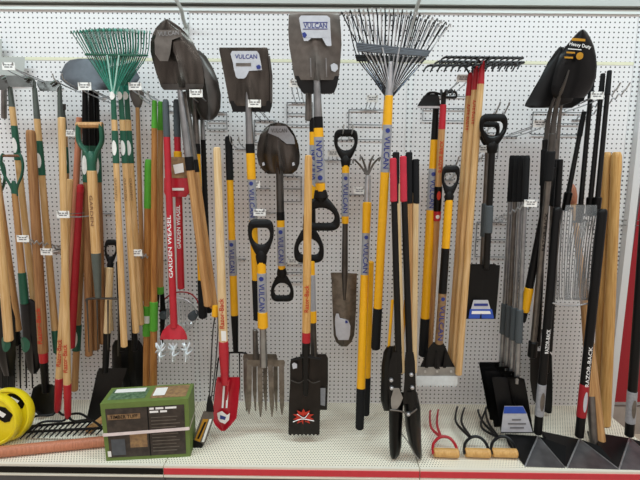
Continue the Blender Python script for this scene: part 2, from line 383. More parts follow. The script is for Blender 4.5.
for tx, ty, d, lab, kw in HOOKS: hook(tx, ty, d, lab, **kw)
hook(462, 160, .3, 'untagged wavy hook holding the small yellow D handle', False, wavy=True)
hook(503, 106, .3, 'untagged wavy hook above the black oval grip', False, wavy=True, frame=(.1, .14))
hook(622, 87, .34, 'untagged wavy hook high at the right end post', False, wavy=True)
hook(348, 128, .34, 'untagged hook carrying the drain spade grip', False)
hook(288, 170, .2, 'untagged frame hook behind the round pointed shovel', False, frame=(.06, .14))
hook(235, 140, .24, 'untagged hook by the black foam grip of the yellow pole', False)
hook(60, 78, .36, 'untagged hook carrying the hoes in front of the slate blade', False)
hook(145, 95, .34, 'untagged hook above the bright green handles', False)

# ------------------------------------------------------------------ blade shapes
def back_f(c, ridge=.02, lean=0.): return lambda u, v: c*u*u - ridge*math.exp(-(u/.16)**2)*v**1.5 + lean*(1-v)
def dish_f(c, lean=0.): return lambda u, v: -c*u*u + lean*(1-v)

# ================================================================== LEFT BAY
def hoe(label, A, B, ferr, wd, woodm, blade, neck, band=None, end=None, ferm='greygreen', grp=None):
    t = T('garden_hoe', label, 'hoe', A, B)
    t.seg('ferrule', ferm, [(A[1], wd-1.6), (ferr, wd)])
    t.seg('handle', woodm, [(ferr, wd), (B[1]-(22 if end else 0), wd+.6)])
    if band:
        t.seg('band', 'green', [(band[0], wd+.6), (band[1], wd+.9)]); t.oval((band[0]+band[1])/2, 4.6, 15, wd+1)
        t.seg('pointed_band', 'green', [(band[0]-5, wd+.35), (band[0], wd+.6)])
    if end: t.seg('end_sleeve', end, [(B[1]-22, wd+1), (B[1], wd+.6)])
    t.wire('gooseneck', ferm, neck, [.009, .006]); t.plate('blade', 'darksteel', blade, lambda u, v: -.02*v, .003)
    return t
hoe('leftmost garden hoe, pale handle with green band, grey socket under the first price tag', (9.5, 84, .16), (38, 338, .14), 107, 5.6, 'ash',
    [(77, -6, 12), (83, -6, 12), (90, -5, 6)], [(9.5, 88, 0), (10, 80, 0), (7, 77, -.01), (2, 79, -.02)], (131, 160))
hoe('second garden hoe from the left, green band at eye level and green lower end', (34.5, 88, .20), (57, 352, .16), 119, 6, 'ash',
    [(75.5, 6, 30), (80, 6, 33), (87, 10, 33)], [(34.5, 92, 0), (34, 82, 0), (30, 78, -.01), (24, 79, -.02)], (146, 175), 'green')
hoe('third garden hoe from the left, slim grey socket above the long pale rake handle', (59.5, 86, .14), (66, 300, .12), 118, 5.4, 'pale',
    [(81, 37, 57), (85, 37, 60), (91, 40, 56)], [(59.5, 90, 0), (59, 84, 0), (56, 81, -.01), (50, 84, -.02)])
hoe('hoe handle with green band hidden behind the long pale rake handle', (64, 115, .06), (71, 300, .06), 130, 5, 'tan',
    [(104, 60, 66), (110, 59, 66)], [(64, 118, 0), (63.5, 108, 0), (62, 105, -.01)], (152, 173))
# grey steel scraper plate hanging high at the far left
t = T('steel_scraper', 'flat grey steel scraper plate hung high at the far left edge behind the first tag', 'scraper', (4, 40, .05), (4, 118, .05))
t.plate('plate', 'railgrey', [(57, -22, 25), (76, -22, 24)], None, .004); t.plate('side_plate', 'railgrey', [(39, -22, 2), (57, -22, 2)], None, .004)
t.seg('socket', 'greysteel', [(76, 5), (118, 5)])

# D-handled garden spades with green sockets
def dspade(label, A, B, gy, sock, blade, woodm='tan'):
    t = T('garden_spade', label, 'spade', A, B)
    t.dgrip(A[1], gy, 22, 'green', 'darkwood', 2.4, neck=6, thin=True)
    t.seg('handle', woodm, [(gy, 5.6), (sock[0], 6.4)]); t.seg('socket', 'green', [(sock[0], 7.5), (sock[1], 8)])
    t.plate('blade', 'blacksteel', blade, back_f(.015, .012)); t.oval((blade[-1][0]+blade[0][0])/2+6, 9, 16, 12, 'green', 'sticker')
    return t
dspade('garden spade with green D handle at left, black blade behind the leftmost hoe handle', (11, 152, .22), (31, 372, .22), 194, (273, 303),
       [(299, 22, 32), (304, 20, 38), (350, 24, 41), (368, 27, 40), (374, 31, 36)])
dspade('garden spade cut by the left picture edge, green socket low beside the pale handle', (-7, 160, .16), (12, 375, .16), 204, (271, 300),
       [(296, 4, 14), (301, -6, 15), (355, -4, 16), (376, 4, 14)], 'darkwood')
t = T('pole_handle', 'loose pale round handle crossing the far left edge, rounded lower end', 'handle', (-11, 100, .32), (9, 342, .32)); t.seg('pole', 'ash', [(100, 8), (340, 8.5)])
t = T('pole_handle', 'brown handle at the far left edge slanting behind the pale pole', 'handle', (-4, 170, .2), (18, 330, .12)); t.seg('pole', 'tan', [(170, 6), (330, 7)])
# thick brown-handled round shovel
t = T('round_shovel', 'round black shovel with thick brown handle and red collar, hung low at left', 'shovel', (30.5, 130, .26), (47, 415, .22))
t.seg('handle', 'brown', [(131, 8), (135, 9), (352, 9.5)], 16); t.seg('collar', 'red', [(350, 9), (362, 8)]); t.seg('socket', 'black', [(362, 7.5), (392, 6.5)])
t.text('Razor-Back', 'redink', 306, 342, 4.5, 9.8, True); t.plate('blade', 'blacksteel', [(384, 39, 52), (388, 33, 57), (400, 30, 59), (410, 32, 58), (416, 40, 53)], dish_f(.02))
# bow rakes standing on the shelf
def bow_rake_low(label, A, B, bar0, bar1, top, txt):
    t = T('bow_rake', label, 'rake', A, B)
    t.seg('handle', 'ash', [(top, 6.2), (B[1]-33, 7.2)], 16); t.seg('socket', 'red', [(B[1]-34, 7.8), (B[1]-4, 6.4), (B[1], 5)])
    t.text('Razor-Back', 'redink', txt[0], txt[1], 4.6, 7.3, True)
    cx = B[0]
    for sx, end in ((-1, bar0), (1, bar1)):
        t.wire('bow_arm', 'black', [(cx, B[1]-2, 0), (cx+sx*6, B[1]+3, -.02), ((cx+end[0])/2+sx*5, (B[1]+end[1])/2-3, -.05), (end[0], end[1], -.08)], .006)
    t.wire('head_bar', 'black', [(bar0[0], bar0[1], -.08), ((bar0[0]+bar1[0])/2, (bar0[1]+bar1[1])/2, -.09), (bar1[0], bar1[1], -.08)], .007)
    for k in range(14):
        u = k/13; x = bar0[0]+(bar1[0]-bar0[0])*u; y = bar0[1]+(bar1[1]-bar0[1])*u
        t.wire('tine', 'black', [(x, y, -.085), (x-3, y+3, -.11), (x-7, y+7, -.125)], [.0055, .003])
    return t
bow_rake_low('bow rake with red socket and red lettering, left of two standing on the base shelf', (70, 180, .26), (57.5, 412, .26), (22, 427), (92, 421), 180, (338, 365))
bow_rake_low('bow rake with red socket and red lettering, right of two standing on the base shelf', (62, 118, .36), (68, 418, .34), (27, 432), (103, 428), 118, (343, 371))
# red pole, pinkish handle, green-banded handle
t = T('pinkish_handle_hoe', 'slim pinkish wooden handle slanting behind the red pole, left of the green D-handled fork', 'handle', (79.5, 118, .18), (68, 340, .16)); t.seg('handle', 'rosewood', [(118, 6), (340, 6.5)])
t.e.name = 'wooden_pole'
t = T('red_pole', 'dark red fibreglass pole slanting between pale handles in the left bay', 'pole', (80.5, 185, .24), (71, 347, .22)); t.seg('pole', 'darkred', [(185, 5.5), (190, 6.5), (347, 7.5)]); t.seg('end_cap', 'red', [(186, 6.6), (192, 7)])
t = T('wooden_pole', 'wooden handle ending in a green band with white oval just right of the red pole', 'handle', (84, 200, .08), (74.5, 390, .08))
t.seg('handle', 'tan', [(200, 6), (390, 6.5)]); t.seg('band', 'green', [(325, 7.5), (350, 7.8)]); t.oval(338, 4.5, 17, 8)
# slate shovels hung head up, brown handles
def slate(label, A, B, wd, blade=None, lean=0):
    t = T('round_shovel', label, 'shovel', A, B)
    t.seg('socket', 'blackgloss', [(A[1], wd-1.5), (122, wd), (146, wd)]); t.seg('band', 'green', [(146, wd+.6), (182, wd+.6)]); t.oval(165, 5.2, 19, wd+1)
    t.seg('handle', 'brown', [(182, wd), (B[1]-2, wd+.8)])
    if blade: t.plate('blade', 'slate', blade, lambda u, v: .03*u*u-.05*v, .003)
    return t
slate('shovel with slate grey half round blade and black socket behind the green D-handled fork', (85, 86, .22), (89, 357, .18), 6.5, [(58.5, 78, 92), (60, 70, 100), (64, 65, 107), (72, 61, 112), (79, 60, 112), (84, 66, 112), (90, 76, 106)])
slate('middle brown shovel handle of three behind the green D-handled fork', (91, 90, .16), (96, 351, .13), 6.2, [(72, 78, 120), (82, 84, 126), (90, 90, 118)])
slate('rightmost brown shovel handle of three, white oval visible beside the green socket', (96, 92, .12), (103, 345, .10), 6.2, [(66, 112, 134), (78, 112, 140), (88, 116, 134), (94, 120, 128)])
t = T('manure_fork', 'black fork hung low at far left, thin tines between the spade blades', 'fork', (14, 300, .10), (20, 388, .10))
t.seg('socket', 'black', [(300, 6), (344, 7)]); t.wire('head_bar', 'black', [(2, 346, 0), (17, 343, 0), (33, 346, 0)], .008)
for x in (2, 8, 14, 20, 26, 32): t.wire('tine', 'black', [(x, 345, 0), (x, 365, -.02), (x+.5, 388, 0)], [.006, .004])
t = T('garden_spade', 'black spade blade behind the low black fork at the far left edge', 'spade', (3, 300, .05), (6, 388, .05)); t.seg('socket', 'black', [(300, 6), (330, 7)]); t.plate('blade', 'blacksteel', [(322, -6, 12), (326, -8, 14), (388, -8, 15)], back_f(.01, .01))
# green D-handled fork in front
t = T('spading_fork', 'spading fork with green D handle, light wooden hand bar and square pale shaft', 'fork', (89.5, 125, .36), (101, 350, .32))
q = MB(); mm = t.m(140)
t.wire('grip_bar', 'tan', [(76.5, 125, 0), (102.5, 125, 0)], 2.9*mm, 0)
for s in (-1, 1): t.wire('yoke', 'green', [(89.5+s*11, 124, 0), (90+s*12, 134, 0), (90.5+s*11, 143, 0), (91.5+s*5, 153, 0), (92.2+s*1.2, 166, 0)], 2.2*mm, flat=1.4)
t.seg('collar', 'green', [(152, 6), (160, 9), (172, 8.5)]); t.seg('handle', 'ash', [(171, 9.4), (254, 9)], 16); t.seg('socket', 'greygreen', [(253, 9.4), (262, 9), (297, 6)])
t.text('GARDEN', 'darkwood', 195, 225, 3.2, 9.6)
t.wire('cross_bar', 'darksteel', [(87, 303, 0), (87.5, 299, 0), (102, 298.5, 0), (117.5, 299, 0), (118.5, 303, 0)], .006)
for k, (x, x2, yb) in enumerate(((87, 89, 352), (97, 98, 352), (108, 108, 350), (118.5, 118, 356))): t.wire('tine', 'darksteel', [(x, 300, 0), ((x+x2)/2, 325, -.015), (x2, yb, .01)], [.005, .0022])
# black shovels low between
t = T('square_shovel', 'square black shovel behind the green box, yellowish handle with black D grip', 'shovel', (111.5, 238, .16), (103, 421, .20))
t.dgrip(240, 268, 13, 'black', 'rubber', 2.2, inv=True, neck=5); t.seg('handle', 'pale', [(268, 7), (334, 6.8)]); t.seg('socket', 'black', [(333, 7), (372, 6)])
t.plate('blade', 'blacksteel', [(368, 99, 127), (372, 97, 126), (395, 92, 118), (421, 86, 109)], dish_f(.015))
t = T('wooden_pole', 'short yellowish wooden handle end seen left of the black D grip', 'handle', (105, 262, .06), (111, 330, .06)); t.seg('handle', 'pale', [(268, 5), (330, 5.5)])
for i, (x, lab) in enumerate(((121, 'black round shovel hung low behind the first pale rake handle'), (134, 'black round shovel hung low behind the rake handles beside the orange handles'))):
    t = T('round_shovel', lab, 'shovel', (x-3, 250, .08), (x+3, 396, .10)); t.seg('handle', 'black', [(262, 5), (350, 6)])
    t.plate('blade', 'blacksteel', [(340, x-6, x+5), (346, x-9, x+9), (375, x-9, x+12), (390, x-5, x+11), (396, x, x+7)], back_f(.02, .015))
# green leaf rakes
def leaf_rake(name, label, group, A, B, n, tips, bar, hub, mats, rows, r=.0022, back=False):
    t = T(name, label, 'rake', A, B, group)
    (x0, y0, d0), (xm, ym, dm), (x1, y1, d1) = tips; (bx0, by0), (bx1, by1) = bar; hx, hy = hub
    for k in range(n):
        u = k/(n-1); a = (1-u)**2*x0+2*u*(1-u)*xm+u*u*x1; b_ = (1-u)*(1-2*u)*y0+4*u*(1-u)*ym+u*(2*u-1)*y1
        bx = bx0+(bx1-bx0)*u; by = by0+(by1-by0)*u; hu = (u-.5)*5
        dd = d0+(d1-d0)*u
        P = [(hx+hu, hy, 0), (hx+(bx-hx)*.5+hu*.4, hy+(by-hy)*.5, .0), (bx, by, -.01), (bx+(a-bx)*.8, by+(b_-by)*.8, -.03+dd), (a, b_, -.045+dd), (a+(a-bx)*.03, b_+2.5, -.075+dd)]
        t.wire('tine', mats[0] if k % 2 else (mats[3] if len(mats) > 3 else mats[0]), P, r, 3, flat=1., n=6)  # every other tine darker, so highlights along the fan are put into colour
    for dy, r_ in ((0, .005),): t.wire('cross_bar', mats[1], [(bx0-1, by0, -.016), (bx1+1, by1, -.016)], r_, 0, flat=.6)
    for s in (-1, 1): t.wire('brace', mats[2], [(hx, hy+2, -.008), (hx+s*2, hy-8, -.014), (hx+s*(bx1-bx0)*.09, (by0+by1)/2+10, -.02), (hx+s*(bx1-bx0)*.12, (by0+by1)/2, -.022)], .0035)
    for row in rows: t.seg(*row[:2], row[2])
    return t
GR = 'green leaf rakes nested on one hook'
for i, (A, B, sh, hub, lab) in enumerate(((( 113, 92, .40), (124.3, 347, .36), 0, (113, 92), 'green leaf rake, front of three, longest pale handle'),
        ((120.5, 93, .34), (136, 333, .30), 6, (117, 93), 'green leaf rake, middle of three, its handle ending beside the front one'),
        ((126.5, 94, .28), (141, 325, .24), 11, (120, 93), 'green leaf rake, rearmost of three, handle partly hidden at right'))):
    t = leaf_rake('leaf_rake', lab, None, A, B, 24, ((71+sh, 31, 0), (106+sh*.8, 28.5, 0), (139+sh, 31, 0)), ((86+sh*.7, 54.5), (136+sh, 55.5)), hub,
        ('teal', 'green', 'paleteal', 'green'),
        [('hub', 'teal', [(86, 5.5), (94, 5.5)]), ('ferrule', 'green', [(94, 4.8), (120, 5.4)]), ('handle', 'ash', [(120, 5.6), (B[1]-1, 6.6)]), ('band', 'green', [(131, 6.2), (163, 6.4)])])
    t.oval(148, 4.6, 15, 6.5); t.text('GARDEN', 'cardbrown', 178, 200, 2.4, 6.6); t.oval(96, 5, 8, 6, 'white', 'paper_tag')
t = T('garden_hoe', 'small rounded grey hoe blade hanging under the tag right of the green rakes', 'hoe', (137, 90, .16), (143, 300, .06))
t.plate('blade', 'greysteel', [(90, 129, 144), (96, 130, 144), (104, 133, 142), (109, 136, 140)], back_f(.01, .005)); t.seg('handle', 'tan', [(108, 4), (300, 5)])
t.wire('neck', 'greysteel', [(137, 92, 0), (133, 89, 0), (124, 89, .02)], .006)
# bright green handled tools
t = T('green_grip_tool', 'orange wooden handle with wide bright green foam grip, green printed band low down', 'handle tool', (148.5, 160, .22), (146.5, 398, .18))
t.e.name = 'long_handled_weeder'
t.seg('grip', 'lime', [(160, 6), (165, 7.5), (208, 8)]); t.seg('handle', 'orangewood', [(208, 7.5), (392, 7)]); t.seg('band', 'lime', [(306, 8.5), (335, 8.5)]); t.seg('printed_edge', 'white', [(315, 8.8), (322, 8.8)])
t = T('long_handled_weeder', 'left of two slim orange handles with bright green tops, beside the red poles', 'weeder', (154.5, 101, .30), (153.5, 395, .22))
t.seg('grip', 'lime', [(101, 4.6), (128, 6)]); t.seg('handle', 'orangewood', [(128, 5.6), (392, 7)]); t.seg('band', 'lime', [(302, 8), (330, 8)])
t = T('long_handled_weeder', 'right of two slim handles with bright green tops, dark shear blades at its lower end', 'weeder', (160.5, 102, .24), (160, 350, .16))
t.seg('grip', 'lime', [(102, 4.6), (130, 6)]); t.seg('handle', 'tan', [(130, 5.4), (290, 6.4)]); t.seg('band', 'lime', [(287, 7.5), (293, 7.5)])
for s in (-1, 1): t.plate('blade', 'blacksteel', [(292, 158+s*2, 162+s*2), (312, 156+s*4, 162+s*4), (345, 157+s*3, 160+s*3)], None, .004)
# red star-wheel cultivators
def weasel(label, A, B, gy, txt):
    t = T('rotary_cultivator', label, 'cultivator', A, B)
    t.seg('grip', 'gripgrey', [(A[1], 5), (A[1]+3, 6.4), (gy, 6.8)]); t.seg('pole', 'brightred', [(gy, 6.6), (B[1], 7)])
    t.text('GARDEN WEASEL', 'whiteink', txt[0], txt[1], 3.8, 7, True); return t
t = weasel('red rotary cultivator in front, half round red hood over silver star tines', (165.5, 100, .36), (174, 327, .34), 137, (215, 277))
t.plate('hood', 'brightred', [(324, 170, 177.5), (327, 166, 182), (331, 162.5, 185), (336, 160.5, 187), (339.5, 160, 187.5)], lambda u, v: -.03*(1-u*u)*v, .02)
t.wire('axle', 'zinc', [(157, 353, 0), (174, 351, 0), (192, 348, 0)], .004, 0)
for k, cx in enumerate((160, 173, 186)):
    b = MB()
    c = t.L(cx, 350, -.01)
    for q in range(6):
        a = q*math.pi/3+.3*k; b.tube(smoothpts([c, c+Vector((.012*math.cos(a), .02*math.sin(a*2)-.01, .03*math.sin(a))), c+Vector((.03*math.cos(a+.4), .01, .05*math.sin(a+.4)))], 3), [.006-.0005*i for i in range(7)], 6)
    b.build('star_wheel', 'brightsteel', t.e)
    t.wire('spike', 'brightsteel', [(cx-4, 343, -.01), (cx, 350, -.02), (cx-.5, 362, -.03)], [.005, .0035]); t.wire('spike', 'brightsteel', [(cx+4, 343, -.01), (cx+1, 350, -.02), (cx+2, 360, 0)], [.005, .0035])
t = weasel('second red pole behind the front cultivator, carrying a red cardboard sleeve', (176.5, 100, .28), (181, 288, .26), 137, (205, 248))
t.seg('yellow_collar', 'yellow', [(152, 8), (158, 8)]); t.seg('end_cap', 'brightred', [(280, 6), (288, 5)])
s_ = t.plate('sleeve', 'brightred', [(178, 164, 188), (181, 164, 190), (192, 164, 190), (197, 166, 186)], lambda u, v: .012*u*u, .004, y=-.03)
s_ = t.plate('label_card', 'cardbrown', [(157, 166, 184), (166, 164, 187), (178, 166, 188)], lambda u, v: .014*u*u, .003, y=-.032)
t.quad('pale_stripe', 'white', [(172, 188), (184, 188), (184, 190.5), (172, 190.5)], -.0335, .001, s_); t.quad('leaf_patch', 'lime', [(166, 160), (171, 158), (171, 168), (166, 169)], -.026, .001, s_); t.quad('print_patch', 'white', [(173, 165), (183, 163), (184, 172), (175, 174)], -.036, .001, s_)
# round wire cage gatherer
t = T('nut_gatherer', 'round wire cage nut gatherer with black side hubs behind the red hood', 'gatherer', (180, 285, .14), (180, 333, .14))
c = t.L(180, 314, 0); rx = 17.5*t.m(314)
for k in range(15):
    a = -1.2+2.4*k/14; b = MB(); rr = rx*math.cos(a*.55); ww = rx*math.sin(a)*.62
    b.tube([c+Vector((math.sin(a)*rx*.9*1.0*.0+ww, rr*.75*math.cos(q), rr*math.sin(q))) for q in [2*math.pi*j/20 for j in range(21)]], .0011, 5); b.build('cage_wire', 'zinc', t.e)
b = MB(); b.tube([c+Vector((rx*math.cos(q), -.02, rx*math.sin(q))) for q in [2*math.pi*j/32 for j in range(33)]], .003, 6); b.build('rim', 'zinc', t.e)
for s in (-1, 1):
    b = MB(); b.tube([c+Vector((s*rx*.8, -.05, 0)), c+Vector((s*rx*.8, -.035, 0)), c+Vector((s*rx*.8, .03, 0))], [.018, .026, .02], 12); b.build('hub', 'gripgrey', t.e)
t.wire('yoke', 'darkred', [(160, 312, 0), (163, 301, 0), (172, 294, 0), (181, 292, 0), (191, 294, 0), (198, 302, 0), (199, 312, 0)], .004)

# ================================================================== MIDDLE BAY
VUL = 'VULCAN'
def vlabel(t, y0, y1, wd, up_=False, m='labelgrey', h=None):
    s = t.seg('pole_label', m, [(y0, wd), (y1, wd)]); a, b = y0+(y1-y0)*.24, y1-(y1-y0)*.08
    if up_: a, b = y0+(y1-y0)*.08, y1-(y1-y0)*.24
    t.text(VUL, 'blueink', a, b, h or wd*.62, wd+.1, up_); t.oval(y0+(y1-y0)*(.88 if up_ else .12), wd*.5, wd*.5, wd+.15, 'blueink', 'round_mark')
    return s
# big round-point shovels, head up
t = T('round_shovel', 'big pointed brown-black shovel hung head up, frontmost above the red poles', 'shovel', (170.5, 19, .40), (208.5, 306, .34))
t.plate('blade', 'bronzesteel', [(19, 165, 168), (22, 161, 173), (27, 156.5, 180), (33, 153, 186), (42, 150.5, 193), (52, 150.5, 198), (62, 153, 201.5), (74, 156.5, 203.5), (82, 159.5, 204), (87, 161, 203.5)],
        back_f(.03, .028, -.03), .004, 16)
t.plate('step', 'darksteel', [(84, 160, 204), (88, 162, 203), (90, 164, 201)], lambda u, v: -.012+.03*u*u, .006)
t.plate('engraved_patch', 'greysteel', [(30, 157, 181), (36, 156, 182), (40, 154.5, 172), (54, 155, 170), (61, 160, 168)], lambda u, v: .004, .001, y=-.045)
t.flat('VULCAN', 'steel', (158, 34), (179, 32.5), 4.5, -.0465)
t.seg('socket', 'steel', [(78, 3), (95, 5.5), (120, 7), (158, 8)]); t.seg('collar', 'black', [(157, 8.6), (170, 9)]); t.seg('handle', 'tan', [(169, 8), (305, 8.8)], 16)
t = T('round_shovel', 'big pointed shovel nested behind the frontmost one, its dark blade edge showing right', 'shovel', (179, 50, .32), (214, 308, .30))
t.plate('blade', 'darksteel', [(50, 190, 199), (56, 190, 206), (68, 192, 213), (80, 192, 218), (95, 194, 221), (108, 196, 220.5), (116, 200, 217), (120, 204, 213)], back_f(.03, .02), .004, 12)
t.seg('socket', 'greysteel', [(92, 4), (120, 6.5), (160, 7.5)]); t.seg('collar', 'black', [(160, 8), (172, 8.2)]); t.seg('handle', 'tan', [(171, 7.5), (307, 8.4)], 16)
t = T('round_shovel', 'yellow poled shovel behind the two pointed shovels, black lower sleeve', 'shovel', (193.5, 62, .24), (203, 318, .24))
t.plate('blade', 'darksteel', [(62, 186, 198), (75, 184, 208), (95, 186, 213), (112, 190, 212), (120, 194, 206)], back_f(.03, .02), .004)
t.seg('socket', 'greysteel', [(90, 4), (145, 7)]); t.seg('collar', 'black', [(144, 7.4), (154, 7.4)]); t.seg('pole', 'yellow', [(154, 7), (281, 7.4)]); t.seg('sleeve', 'rubber', [(280, 8), (317, 8.6)])
t = T('round_shovel', 'rearmost of the pointed shovels, only its grey socket and black handle end visible', 'shovel', (201, 80, .16), (209, 312, .18))
t.seg('socket', 'steel', [(80, 3), (140, 5)]); t.seg('handle', 'rubber', [(140, 5), (312, 6)])
# red trenching shovel
t = T('trenching_shovel', 'red trenching shovel with long pale handle, tip over the middle shelf bay', 'shovel', (217, 148, .42), (226.5, 432, .38))
t.seg('handle', 'pale', [(148, 7), (152, 7.6), (343, 9)], 16); t.seg('socket', 'brightred', [(341, 9.6), (352, 10), (384, 7)])
t.text('Razor-Back', 'redink', 297, 327, 5, 9.1, True); t.quad('small_sticker', 'white', [(221, 331), (226, 331), (226.4, 341), (221.5, 341)], -.024, .001)
bl = t.plate('blade', 'brightred', [(377, 217.5, 239.5), (383, 216, 239.8), (400, 214, 238.6), (418, 212, 236.5), (425, 215, 231), (431, 221, 225)], lambda u, v: .03*(1-u*u)-.012, .003, 12)
t.wire('rib', 'brightred', [(228, 380, 0), (227, 392, .006), (226.5, 400, .012)], [.012, .003])
t.quad('torn_label', 'white', [(217, 413), (222, 411), (227, 415), (230, 413), (229, 420), (225, 424), (220, 422), (218, 419)], .004, .001, bl); t.quad('label_print', 'blueink', [(220, 415), (226, 417), (225, 420), (220, 419)], .003, .001, bl)
for k in (0, 1): t.quad('printed_line', 'whiteink', [(223+k*4, 386), (225+k*4, 386), (223.4+k*4, 408), (221.6+k*4, 408)], .010, .0008, bl)
# yellow pole with black foam top carrying a fork
t = T('manure_fork', 'yellow poled fork with black foam top, thin black tines behind the red shovel', 'fork', (228.5, 137, .20), (237.5, 402, .20))
t.seg('foam_grip', 'rubber', [(137, 6), (139, 7.4), (180, 7.2)]); t.seg('pole', 'yellow', [(180, 7), (185, 6.6), (315, 7.6)]); vlabel(t, 240, 275, 7.8); t.seg('socket', 'black', [(314, 7.6), (352, 5)])
t.wire('cross_bar', 'black', [(218.5, 360, 0), (221, 354.5, 0), (226, 353, 0), (236, 352.5, 0), (244, 353, 0), (248, 355.5, 0), (249.5, 361, 0)], .0055)
for x0, y0, x1, y1 in ((218.5, 358, 213, 402), (229, 353, 228, 402), (239.5, 353, 240, 400), (249.5, 359, 247, 412)): t.wire('tine', 'black', [(x0, y0, 0), ((x0+x1)/2, (y0+y1)/2, -.03), (x1, y1, 0)], [.0045, .002])
# packaged item on a cord
t = T('packaged_tool', 'small black and yellow packaged tool on a looped black cord, beside the red shovel', 'tool', (214, 305, .36), (202, 447, .42))
t.wire('cord', 'string', [(216, 312, .02), (213, 330, 0), (211, 365, 0), (209.5, 398, 0)], .0035); t.wire('cord', 'string', [(217.5, 312, .02), (218, 330, 0), (215, 370, 0), (211, 400, 0)], .003)
t.seg('cord_clip', 'yellow', [(306, 7), (316, 7)], x=2); t.plate('boot', 'black', [(396, 208, 211), (404, 206.5, 213), (412, 206, 214)], None, .02, 4)
pk = t.plate('body', 'greysteel', [(411, 203.5, 213), (418, 201, 214), (440, 193, 206.5), (448, 192.5, 202)], None, .03, 4); t.quad('yellow_label', 'gold', [(203, 419), (208.5, 419), (200, 442), (194.5, 440)], -.002, .002, pk)
t.quad('label_print', 'black', [(204.4, 422), (206.5, 422), (199, 439), (197, 438.5)], -.003, .001, pk); t.quad('white_edge', 'white', [(209.5, 419), (212, 419), (204, 442), (201.5, 442)], -.002, .002, pk)
t.quad('end_cap', 'black', [(193, 440), (203, 444), (201.5, 449), (192.5, 448.5)], -.003, .03, pk)
# square shovel 1
def steplab(t, rows, y, txt=None, parent=None, m='label'):
    o = t.plate('blade_label', m, rows, None, .001, 8, y, parent)
    if txt: t.flat(VUL, 'blueink', txt[0], txt[1], txt[2], y-.0012, parent=o)
    return o
t = T('square_shovel', 'narrower square shovel hung head up with silver blade label, left of the biggest one', 'shovel', (246, 47, .38), (257.5, 320, .26))
t.plate('blade', 'bronzesteel', [(47.5, 219.5, 267), (49, 219, 268), (75, 224, 270.5), (98, 228.5, 271.5), (103, 229.5, 271.5), (106, 232, 271)], back_f(.018, .022, -.01), .004, 14)
t.plate('side_flange', 'darksteel', [(56, 268, 270), (75, 270, 272.5), (103, 270.5, 272.5)], None, .03, 3)
t.plate('step', 'blacksteel', [(101, 230, 272), (106, 231, 272), (112, 233, 270)], lambda u, v: .01, .01)
lb = steplab(t, [(51, 232, 257), (54, 230.5, 259), (63, 233, 261), (70, 234, 262), (71, 234.5, 249), (77, 236, 246), (78.5, 238, 244)], -.014, ((235, 56.5), (257, 56.5), 4.5))
t.quad('round_mark', 'blueink', [(256, 66), (259, 64.5), (261, 66.5), (260, 69), (257, 69)], -.016, .001, lb); t.quad('small_print', 'greysteel', [(236, 63), (251, 63), (251, 66), (236, 66)], -.0155, .001, lb)
t.seg('socket', 'steel', [(77, 3), (95, 5), (112, 7), (145, 8.2)]); t.seg('collar', 'black', [(144, 9), (153, 9)]); t.seg('pole', 'yellow', [(152, 9), (179, 8.8)]); vlabel(t, 178, 220, 8.2)
t.seg('pole_lower', 'yellow', [(219, 8), (281, 7.4)]); t.seg('sleeve', 'rubber', [(280, 8), (319, 8)])
t.e.name = 'square_shovel'
# garden fork with D grip
t = T('garden_fork', 'garden fork with black D grip, four broad flat tines reaching the middle shelf bay', 'fork', (260.5, 218, .40), (265, 416, .36))
t.dgrip(220, 262, 26, 'black', 'rubber', 4.6, neck=9); t.seg('collar', 'yellow', [(261, 8.5), (274, 9)]); vlabel(t, 273, 313, 9.4); t.seg('collar', 'yellow', [(312, 10), (327, 10.6)]); t.seg('socket', 'steel', [(326, 6.5), (345, 7), (366, 8)])
t.plate('shoulder', 'tinesteel', [(360, 248, 284), (362, 246.5, 285), (366.5, 247, 284.5)], None, .012)
for x0, x1, y1 in ((249.5, 249, 414), (260, 260.5, 417), (270.5, 272, 417), (281.5, 282, 415)):
    t.plate('tine', 'tinesteel', [(365, x0-2.6, x0+2.6), (385, (x0+x1)/2-2.6, (x0+x1)/2+2.6), (405, x1-2.2, x1+2.2), (y1, x1-.6, x1+.6)], lambda u, v: -.02*math.sin(v*3), .008, 2)
t = T('garden_fork', 'second broad tined fork nested directly behind the black D gripped one', 'fork', (255, 330, .26), (258, 412, .26))
t.seg('socket', 'greysteel', [(330, 5), (360, 6)]); t.plate('shoulder', 'tinesteel', [(354, 244, 276), (356, 243, 277), (360, 243, 277)], None, .012)
for x0 in (245.5, 254.5, 265, 275.5): t.plate('tine', 'tinesteel', [(358, x0-2.2, x0+2.2), (390, x0-1.8, x0+2.2), (411, x0+.4, x0+1.6)], lambda u, v: -.02*math.sin(v*3), .008, 2)
# round shovel in the middle
t = T('round_shovel', 'round bladed grey shovel at mid height with silver label strip and inverted D grip', 'shovel', (278.5, 122, .26), (282.5, 303, .24))
t.plate('blade', 'bronzesteel', [(122.5, 274, 281), (124, 270, 286), (128, 265, 290.5), (135, 260, 295), (145, 257.3, 298.5), (156, 256.8, 300), (164, 258.5, 299.5), (170, 262.5, 297), (174, 268, 292)], back_f(.022, .026), .004, 16)
t.plate('engraved_patch', 'labelgrey', [(126, 270, 286), (133, 268, 291), (137, 278, 294), (144, 287, 295)], None, .001, 8, -.012); t.flat(VUL, 'darksteel', (271, 130.5), (287, 130.5), 4, -.0135)
t.oval(163, 0, 0, 7); t.seg('socket', 'darksteel', [(140, 2), (165, 6), (174, 7.4), (213, 7.8)]); t.seg('collar', 'black', [(212, 8.2), (220, 8.2)]); t.seg('yellow_collar', 'yellow', [(219, 8), (228, 8)]); vlabel(t, 227, 265, 8.4); t.seg('yellow_collar', 'yellow', [(264, 7.6), (271, 7)])
t.dgrip(301, 270, 23, 'black', 'rubber', 4.4, neck=8)
